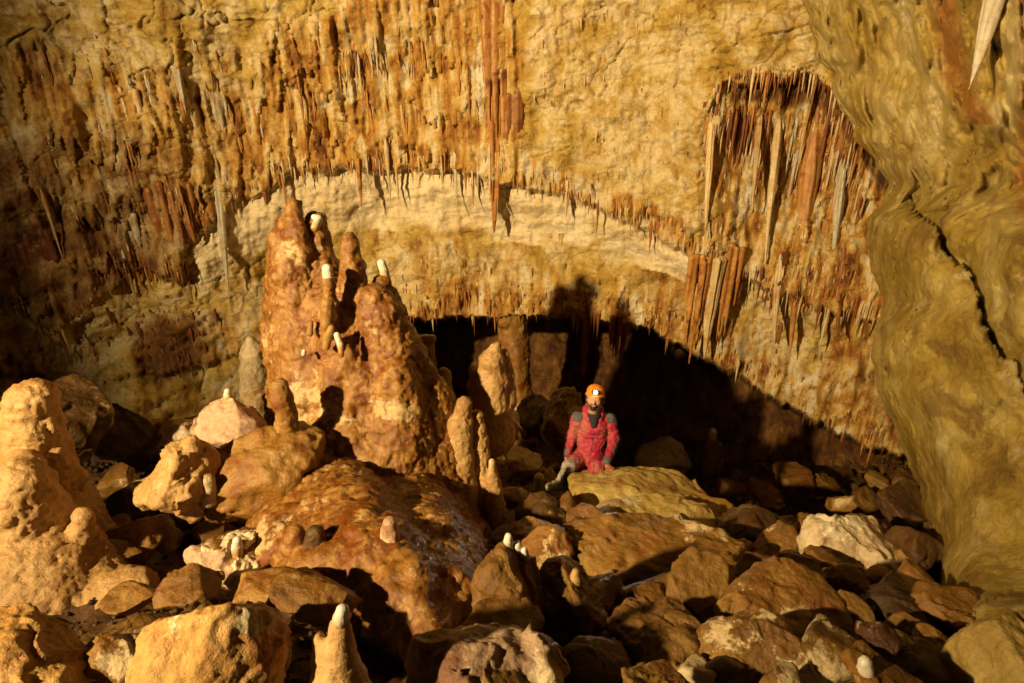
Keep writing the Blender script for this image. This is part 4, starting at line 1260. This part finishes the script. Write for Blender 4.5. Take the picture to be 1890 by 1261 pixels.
cand.sort(key=lambda c: -c[2] * c[3])
variants = {}
for mt in ('stal_orange', 'stal_pale', 'stal_brown', 'stal_grey', 'stal_red'):
    vs = []
    for i in range(5):
        V, F = spike(1.0, 1.0, 500 + i, 10, 16, 0.18, 0.0, 1, 0.75 + 0.15 * (i % 2), 0.1, 0.2)
        me = mesh_np('stalactite', V, F)
        me.materials.append(M[mt])
        vs.append(me)
    variants[mt] = vs
rest = {}
for i, (px, py, L, r, mt) in enumerate(cand):
    b = wall_at(px, py)
    v = i % 5
    if i < 290:
        o = link('stalactite', variants[mt][v], None, cave_wall)
        o.location = (b[0], b[1] + 0.25 * r, b[2] + 0.02)
        o.scale = (r, r, L)
        o.rotation_euler = (0, 0, i * 1.7)
    else:
        V, F = spike(L, r, 600 + i, 6, 7, 0.1, 0.03, 1, 0.8, 0.1, 0.2)
        rest.setdefault(mt, []).append((V + np.array([b[0], b[1] + 0.25 * r, b[2] + 0.02]), F))
all_v, all_f, mi, off = [], [], [], 0
rest_mats = list(rest.keys())
for k, mt in enumerate(rest_mats):
    for V, F in rest[mt]:
        all_v.append(V); all_f.append(F + off); off += len(V); mi += [k] * len(F)
fr_me = mesh_np('stalactite_fringe', np.concatenate(all_v), np.concatenate(all_f))
for mt in rest_mats: fr_me.materials.append(M[mt])
fr_me.polygons.foreach_set('material_index', np.array(mi, np.int32))
fringe = link('stalactite_fringe', fr_me, None, cave_wall, kind='stuff')

# ------------------------------------------------------------------ the caver
def fabric_mat():
    m, nt, b = nodes_of('muddy red coverall cloth')
    t = NT(nt)
    p = t.pos()
    n1 = t.noise(p, 3.6, 3, 0.55, 0.2)
    c = t.ramp(t.noise(p, 14, 3, 0.6), [(0.3, (0.27, 0.008, 0.034)), (0.6, (0.40, 0.018, 0.062))])
    c = t.mixc(t.mrange(n1, 0.42, 0.68, 0.0, 0.6), c, (0.34, 0.135, 0.085))
    t.l(c, b.inputs['Base Color'])
    b.inputs['Roughness'].default_value = 0.62
    t.bump([(t.noise(p, 26, 5, 0.6), 0.02, 0.8)], b)
    return m


M['suit'] = fabric_mat()
M['skin'] = plain_mat('skin', (0.50, 0.27, 0.17), 0.5, 30, 0.82, 0.001)
M['glove'] = plain_mat('muddy hand', (0.42, 0.14, 0.08), 0.55, 30, 0.6, 0.002)
M['greycloth'] = plain_mat('grey reinforced cloth', (0.095, 0.09, 0.095), 0.7, 60, 0.6, 0.003)
M['boot'] = plain_mat('muddy grey rubber boot', (0.36, 0.32, 0.27), 0.35, 18, 0.45, 0.004)
M['black'] = plain_mat('black cotton', (0.02, 0.02, 0.022), 0.8, 60, 0.7)
M['hair'] = plain_mat('dark hair', (0.025, 0.014, 0.009), 0.6, 90, 0.6, 0.003)
M['helmet'] = plain_mat('orange helmet shell', (0.85, 0.25, 0.030), 0.35, 14, 0.75, 0.001)
M['white'] = plain_mat('eye white', (0.7, 0.66, 0.6), 0.3, 20, 0.95, 0.0)
M['lens'] = plain_mat('lit lamp lens', (0.9, 0.9, 0.8), 0.3, 20, 0.95, 0.0, emit=40)
M['dark_plastic'] = plain_mat('dark plastic', (0.05, 0.05, 0.055), 0.4, 40, 0.7)

caver = link('person', None, label='caver in a muddy red coverall and orange helmet, kneeling with one hand on a boulder', cat='person')
caver.location = at_y(1080, 866, 5.75)
CO = np.array(caver.location)


def part_np(name, V, F, mat, parent=None):
    par = parent or caver
    o = link(name, mesh_np(name, V - CO, F), M[mat], par)
    return o


def P_(px, py, y): return at_y(px, py, y)


HC = P_(1097, 737, 5.93)
Fw = np.array([-0.14, -0.92, 0.36]); Fw /= np.linalg.norm(Fw)
Rt = np.cross(Fw, np.array([0.07, 0, 1.0])); Rt /= np.linalg.norm(Rt)
Rt = -Rt if Rt[0] < 0 else Rt
Up = np.cross(Rt, Fw); Up = Up if Up[2] > 0 else -Up


def hl(x, f, u): return HC + x * Rt + f * Fw + u * Up


def head_xyz(V):
    d = V - HC
    return d @ Rt, d @ Fw, d @ Up


neck0, neck1 = hl(0, -0.025, -0.07), P_(1095, 768, 6.0)
shL, shR = P_(1067, 774, 6.02), P_(1124, 777, 6.02)
chest, belly, pelvis = P_(1095, 785, 6.0), P_(1091, 818, 5.95), P_(1087, 842, 5.92)
elL, wrL = P_(1054, 806, 5.98), P_(1046, 836, 5.88)
elR, wrR = P_(1134, 812, 5.92), P_(1120, 851, 5.62)
hipL, hipR = P_(1074, 843, 5.92), P_(1102, 845, 5.92)
knL, anL, toL = P_(1050, 862, 5.66), P_(1034, 893, 5.62), P_(1011, 898, 5.48)
knR, anR, toR = P_(1101, 864, 5.60), P_(1108, 862, 6.02), P_(1109, 862, 6.18)
# head, with face
head = [(hl(0, -0.03, 0.035), hl(0, 0.015, 0.03), 0.082, 0.082), (hl(0, 0.03, -0.045), hl(0, 0.052, -0.082), 0.052, 0.030),
        (hl(-0.03, 0.045, -0.02), hl(0.03, 0.045, -0.02), 0.042, 0.042),
        (hl(0, 0.086, 0.004), hl(0, 0.108, -0.030), 0.009, 0.014, 0.012), (hl(-0.04, 0.076, 0.022), hl(0.04, 0.076, 0.022), 0.013, 0.013, 0.015),
        (hl(-0.018, 0.083, -0.056), hl(0.018, 0.083, -0.056), 0.008, 0.008, 0.01),
        (hl(-0.083, -0.005, 0.012), hl(-0.080, 0.0, -0.025), 0.014, 0.010, 0.01), (hl(0.083, -0.005, 0.012), hl(0.080, 0.0, -0.025), 0.014, 0.010, 0.01),
        (neck0, neck1, 0.052, 0.060, 0.03)]
core = [(shL, shR, 0.07, 0.07), (neck1, chest, 0.06, 0.12), (chest, belly, 0.09, 0.085), (belly, pelvis, 0.085, 0.085),
        (shL, elL, 0.045, 0.038), (elL, wrL, 0.036, 0.026), (shR, elR, 0.045, 0.038), (elR, wrR, 0.036, 0.026),
        (hipL, knL, 0.07, 0.05), (hipR, knR, 0.07, 0.05), (knL, anL, 0.045, 0.035), (knR, anR, 0.045, 0.035), (pelvis, hipL, 0.09, 0.08), (pelvis, hipR, 0.09, 0.08)]


def hand(wr, dirv, side, nrm, curl, k=0.008):
    """palm with four fingers of unequal length and a thumb"""
    d = np.array(dirv, float); d /= np.linalg.norm(d)
    n = np.array(nrm, float); n -= d * (n @ d); n /= np.linalg.norm(n)
    sdir = np.cross(d, n) * side
    out = [(wr, wr + d * 0.03, 0.026, 0.030, 0.015), (wr + d * 0.035 - sdir * 0.018, wr + d * 0.085 - sdir * 0.026, 0.018, 0.013, 0.012), (wr + d * 0.035 + sdir * 0.014, wr + d * 0.085 + sdir * 0.026, 0.018, 0.013, 0.012), (wr + d * 0.04, wr + d * 0.088, 0.018, 0.014, 0.012)]
    for i, (off, L) in enumerate(((-0.033, 0.075), (-0.011, 0.086), (0.011, 0.080), (0.032, 0.062))):
        a = wr + d * 0.088 + sdir * off
        spread = sdir * off * 0.35
        b = a + d * L * 0.42 + spread - n * curl * L * 0.25
        c = b + d * L * 0.33 * (1 - 0.4 * curl) + spread * 0.4 - n * curl * L * 0.45
        e_ = c + d * L * 0.25 * (1 - 0.7 * curl) - n * curl * L * 0.4
        out += [(a, b, 0.0098, 0.0092, k), (b, c, 0.0092, 0.0085, 0.004), (c, e_, 0.0085, 0.0072, 0.004)]
    t0 = wr + d * 0.03 - sdir * 0.025
    t1_ = t0 + d * 0.035 - sdir * 0.03 - n * 0.008
    t2_ = t1_ + d * 0.032 - sdir * 0.006 - n * 0.008
    out += [(t0, t1_, 0.013, 0.011, 0.01), (t1_, t2_, 0.011, 0.008, 0.004)]
    return out


handL = hand(wrL + np.array([-0.004, -0.01, -0.02]), (-0.02, -0.25, -1), 1, (-1, 0.2, 0), 0.75)
handR = hand(wrR + np.array([0.0, -0.01, -0.025]), (0.16, -0.90, -0.22), 1, (0, 0.3, 0.95), 0.15)
V, F = sdf_mesh(head + core + handL + handR, 0.0062, 0.02, 0.02)
body = part_np('body', V, F, 'skin')
bm_ = body.data
bm_.materials.append(M['glove'])
dl = np.minimum(np.linalg.norm(V - wrL, axis=1), np.linalg.norm(V - wrR, axis=1))
bm_.polygons.foreach_set('material_index', (dl[F].mean(1) < 0.24).astype(np.int32))


def patch(V, F, keep, off, name, mat, parent=None, thick=None):
    """a patch lifted off a surface, with a turned-in rim so that it has thickness"""
    N = vnormals(V, F)
    f = F[keep[F].all(1)]
    if len(f) == 0: return None
    used, inv = np.unique(f, return_inverse=True)
    f = inv.reshape(f.shape)
    outer = V[used] + N[used] * off
    ed = np.concatenate([f[:, [0, 1]], f[:, [1, 2]], f[:, [2, 3]], f[:, [3, 0]]])
    key = np.sort(ed, 1)
    _, ix, ct = np.unique(key, axis=0, return_index=True, return_counts=True)
    be = ed[ix[ct == 1]]
    n = len(outer)
    inner = V[used] - N[used] * 0.002
    rim = np.stack([be[:, 1], be[:, 0], be[:, 0] + n, be[:, 1] + n], 1)
    return part_np(name, np.concatenate([outer, inner]), np.concatenate([f, rim]), mat, parent)


x_, f_, u_ = head_xyz(V)
nzb = 0.006 * perlin(V * 90)
beard = ((u_ + nzb < -0.052) & (f_ > 0.005) & (u_ > -0.125) & (np.abs(x_) < 0.075)) | ((u_ + nzb < -0.036) & (u_ > -0.052) & (f_ > 0.06) & (np.abs(x_) < 0.034))
beard &= ~((np.abs(x_) < 0.02) & (u_ > -0.064) & (u_ < -0.05) & (f_ > 0.07))
patch(V, F, beard, 0.004, 'beard', 'hair')
patch(V, F, (u_ > 0.0) & (f_ < 0.03) & (np.abs(x_) > 0.06) & (u_ < 0.06) & (f_ > -0.12) | ((f_ < -0.04) & (u_ > -0.05)), 0.006, 'hair', 'hair')
for sx in (-1, 1):
    ve, fe = sdf_mesh([(hl(sx * 0.033, 0.074, 0.001), hl(sx * 0.033, 0.0741, 0.001), 0.0125, 0.0125)], 0.003, 0.001, 0.004)
    eye = part_np('eye', ve, fe, 'white')
    ve, fe = sdf_mesh([(hl(sx * 0.032, 0.084, 0.001), hl(sx * 0.032, 0.0841, 0.001), 0.0062, 0.0062)], 0.002, 0.001, 0.004)
    o = link('iris', mesh_np('iris', ve - CO, fe), M['hair'], eye)
    ve, fe = sdf_mesh([(hl(sx * 0.014, 0.089, 0.020), hl(sx * 0.048, 0.079, 0.021), 0.0055, 0.004)], 0.002, 0.001, 0.004)
    part_np('eyebrow', ve, fe, 'hair')

# coverall
suit = [(shL, shR, 0.080, 0.080), (neck1 + np.array([0, 0.02, 0.0]), chest, 0.10, 0.14), (chest + np.array([-0.05, 0, 0]), belly + np.array([-0.045, 0, 0]), 0.118, 0.112), (chest + np.array([0.05, 0, 0]), belly + np.array([0.045, 0, 0]), 0.118, 0.112),
        (belly, pelvis, 0.13, 0.13), (shL, elL, 0.070, 0.058), (elL, wrL, 0.057, 0.042), (shR, elR, 0.070, 0.058), (elR, wrR, 0.057, 0.043),
        (pelvis, hipL, 0.12, 0.10), (pelvis, hipR, 0.12, 0.105), (hipL, hipL * 0.45 + knL * 0.55, 0.10, 0.082), (hipR, knR, 0.102, 0.085), (knR, anR, 0.08, 0.06)]
for i in range(9):      # turned-down collar and hood round the neck
    a0 = -2.35 + i * 0.59
    if i == 8: break
    a1 = a0 + 0.59
    c0 = neck1 + np.array([0.092 * math.sin(a0), 0.10 * math.cos(a0) + 0.01, 0.035 + 0.055 * math.cos(a0)])
    c1 = neck1 + np.array([0.092 * math.sin(a1), 0.10 * math.cos(a1) + 0.01, 0.035 + 0.055 * math.cos(a1)])
    suit.append((c0, c1, 0.027, 0.027, 0.02))
SV, SF = sdf_mesh(suit, 0.0085, 0.035, 0.02)
SN = vnormals(SV, SF)
fold = 0.013 * ridged(SV * np.array([8, 8, 15.0]) + 3, 2) + 0.006 * fbm(SV * 7, 2) + 0.006 * ridged(SV * np.array([20, 20, 34.0]), 2)
SV = SV + SN * (fold - 0.006)[:, None]
# open neck: keep the collar clear of the throat
xs, fsu, us = head_xyz(SV)
coverall = part_np('coverall', SV, SF, 'suit')


def seg_d(V, a, b):
    d = b - a
    t = np.clip((V - a) @ d / (d @ d), 0, 1)
    return np.linalg.norm(V - a - t[:, None] * d, axis=1), t


for sh in (shL, shR):
    q = SV - (sh + np.array([0.015 * np.sign(sh[0] - chest[0]), 0.0, 0.05]))
    keep = (np.abs(q[:, 0]) < 0.055) & (np.abs(q[:, 1]) < 0.085) & (q[:, 2] > -0.03)
    patch(SV, SF, keep, 0.005, 'shoulder_patch', 'greycloth', coverall)
d_, t_ = seg_d(SV, elR, wrR)
patch(SV, SF, (d_ < 0.085) & (SN[:, 0] > 0.45) & (t_ > 0.0) & (SV[:, 0] > elR[0] - 0.05) & (SV[:, 0] > (elR + (wrR - elR) * t_[:, None])[:, 0] + 0.01), 0.005, 'forearm_patch', 'greycloth', coverall)
d_, t_ = seg_d(SV, belly, hipR)
patch(SV, SF, (SN[:, 0] > 0.8) & (d_ < 0.2) & (t_ > 0.2) & (SV[:, 0] > belly[0] + 0.08), 0.004, 'side_panel', 'greycloth', coverall)
zc = chest[0] - 0.012
patch(SV, SF, (np.abs(SV[:, 0] - (zc + (SV[:, 2] - chest[2]) * 0.10)) < 0.008) & (SN[:, 1] < -0.4) & (SV[:, 2] < chest[2] + 0.04) & (SV[:, 2] > pelvis[2] - 0.02), 0.005, 'zip', 'dark_plastic', coverall)
q = SV - (chest + np.array([0.075, -0.12, -0.02]))
patch(SV, SF, (np.abs(q[:, 0] - 0.25 * q[:, 2] + 0.035) < 0.008) & (np.abs(q[:, 2]) < 0.06) & (SN[:, 1] < -0.3), 0.005, 'pocket_zip', 'dark_plastic', coverall)
q = SV - (chest + np.array([0.095, -0.12, -0.015]))
patch(SV, SF, (np.hypot(q[:, 0], q[:, 2]) < 0.020) & (SN[:, 1] < -0.3), 0.004, 'chest_emblem', 'greycloth', coverall)
# shirt at the open neck
ve, fe = sdf_mesh([(neck1 + np.array([0, -0.055, 0.035]), neck1 + np.array([0, -0.098, -0.055]), 0.058, 0.040), (neck1 + np.array([-0.03, -0.05, 0.04]), neck1 + np.array([0.03, -0.05, 0.04]), 0.045, 0.045)], 0.006, 0.02, 0.01)
part_np('shirt', ve, fe, 'black')
# cuffs, knee pads, boots
for w_, e_ in ((wrL, elL), (wrR, elR)):
    d = (e_ - w_) / np.linalg.norm(e_ - w_)
    ve, fe = sdf_mesh([(w_ - d * 0.005, w_ + d * 0.03, 0.046, 0.050)], 0.006, 0.01, 0.01)
    part_np('cuff', ve, fe, 'greycloth')
mid = hipL * 0.45 + knL * 0.55
ve, fe = sdf_mesh([(mid + (knL - mid) * 0.3, knL, 0.082, 0.078), (knL, knL * 0.6 + anL * 0.4, 0.076, 0.062)], 0.008, 0.03, 0.015)
nn = vnormals(ve, fe)
ve = ve + nn * (0.010 * fbm(ve * 18, 3))[:, None]
part_np('knee_pad', ve, fe, 'boot')
ve, fe = sdf_mesh([(knR + np.array([0, -0.012, -0.01]), knR + np.array([0.0, 0.05, -0.02]), 0.082, 0.08)], 0.008, 0.03, 0.015)
part_np('knee_pad', ve, fe, 'boot')
for kn, an, to in ((knL, anL, toL), (knR, anR, toR)):
    s0 = kn * 0.55 + an * 0.45
    heel = an + (an - to) / np.linalg.norm(an - to) * 0.045 + np.array([0, 0, -0.03])
    ve, fe = sdf_mesh([(s0, an, 0.070, 0.056), (an, heel, 0.055, 0.046), (heel, to, 0.046, 0.042), (an, (an + to) / 2, 0.054, 0.048)], 0.0075, 0.03, 0.015)
    nn = vnormals(ve, fe)
    ve = ve + nn * (0.008 * fbm(ve * 16, 2) + 0.004 * ridged(ve * np.array([10, 10, 30.0]), 2))[:, None]
    bt = part_np('boot', ve, fe, 'boot')
    so_, _ = sdf_mesh([(heel + np.array([0, 0, -0.032]), to + np.array([0, 0, -0.028]), 0.026, 0.024)], 0.006, 0.01, 0.01), 0
    link('sole', mesh_np('sole', so_[0] - CO, so_[1]), M['dark_plastic'], bt)

# helmet with lamp
th = np.linspace(0, 2 * np.pi, 48, endpoint=False)
rows = [(1.10, -0.004), (1.13, 0.002), (1.10, 0.010), (1.02, 0.016), (1.0, 0.035), (0.97, 0.058), (0.90, 0.082), (0.78, 0.102), (0.60, 0.118), (0.38, 0.128), (0.16, 0.132), (0.01, 0.133)]
hv = []
for sc_, hh in rows:
    for a in th:
        rib = 1 + 0.025 * (math.cos(a * 10) > 0.5) * (0.02 < hh < 0.12)
        brim = 1.0 + (0.10 * max(0, math.cos(a - math.pi / 2)) if hh < 0.012 else 0)
        hv.append(hl(0.096 * sc_ * rib * math.cos(a), (0.116 * sc_ * rib * brim) * math.sin(a) - 0.012, 0.047 + hh * 0.92))
helmet = part_np('helmet', np.array(hv), grid_faces(len(rows), 48, True), 'helmet')
ve, fe = sdf_mesh([(hl(-0.020, 0.112, 0.097), hl(0.020, 0.112, 0.097), 0.024, 0.024), (hl(0, 0.085, 0.098), hl(0, 0.112, 0.097), 0.02, 0.024)], 0.004, 0.01, 0.01)
hlamp = link('headlamp', mesh_np('headlamp', ve - CO, fe), M['dark_plastic'], helmet)
ve, fe = sdf_mesh([(hl(-0.001, 0.136, 0.099), hl(0.001, 0.136, 0.099), 0.019, 0.019)], 0.0016, 0.005, 0.006)
link('lamp_lens', mesh_np('lamp_lens', ve - CO, fe), M['lens'], helmet)
for sx in (-1, 1):
    ve, fe = sdf_mesh(chain([(hl(sx * 0.092, -0.005, 0.035), 0.006), (hl(sx * 0.085, 0.02, -0.05), 0.005), (hl(sx * 0.03, 0.055, -0.112), 0.005), (hl(0, 0.06, -0.118), 0.005)]), 0.004, 0.004, 0.006)
    link('chin_strap', mesh_np('chin_strap', ve - CO, fe), M['dark_plastic'], helmet)
ld = bpy.data.lights.new('headlamp_beam', 'SPOT')
lo_ = bpy.data.objects.new('headlamp_beam', ld)
COL.objects.link(lo_)
lo_.location = hl(0, 0.165, 0.086)
ld.energy = 25
ld.color = (1.0, 0.9, 0.7)
ld.spot_size = math.radians(70)
ld.spot_blend = 1.0
ld.shadow_soft_size = 0.015
aim(lo_, tuple(hl(0, 2.0, -0.2)))
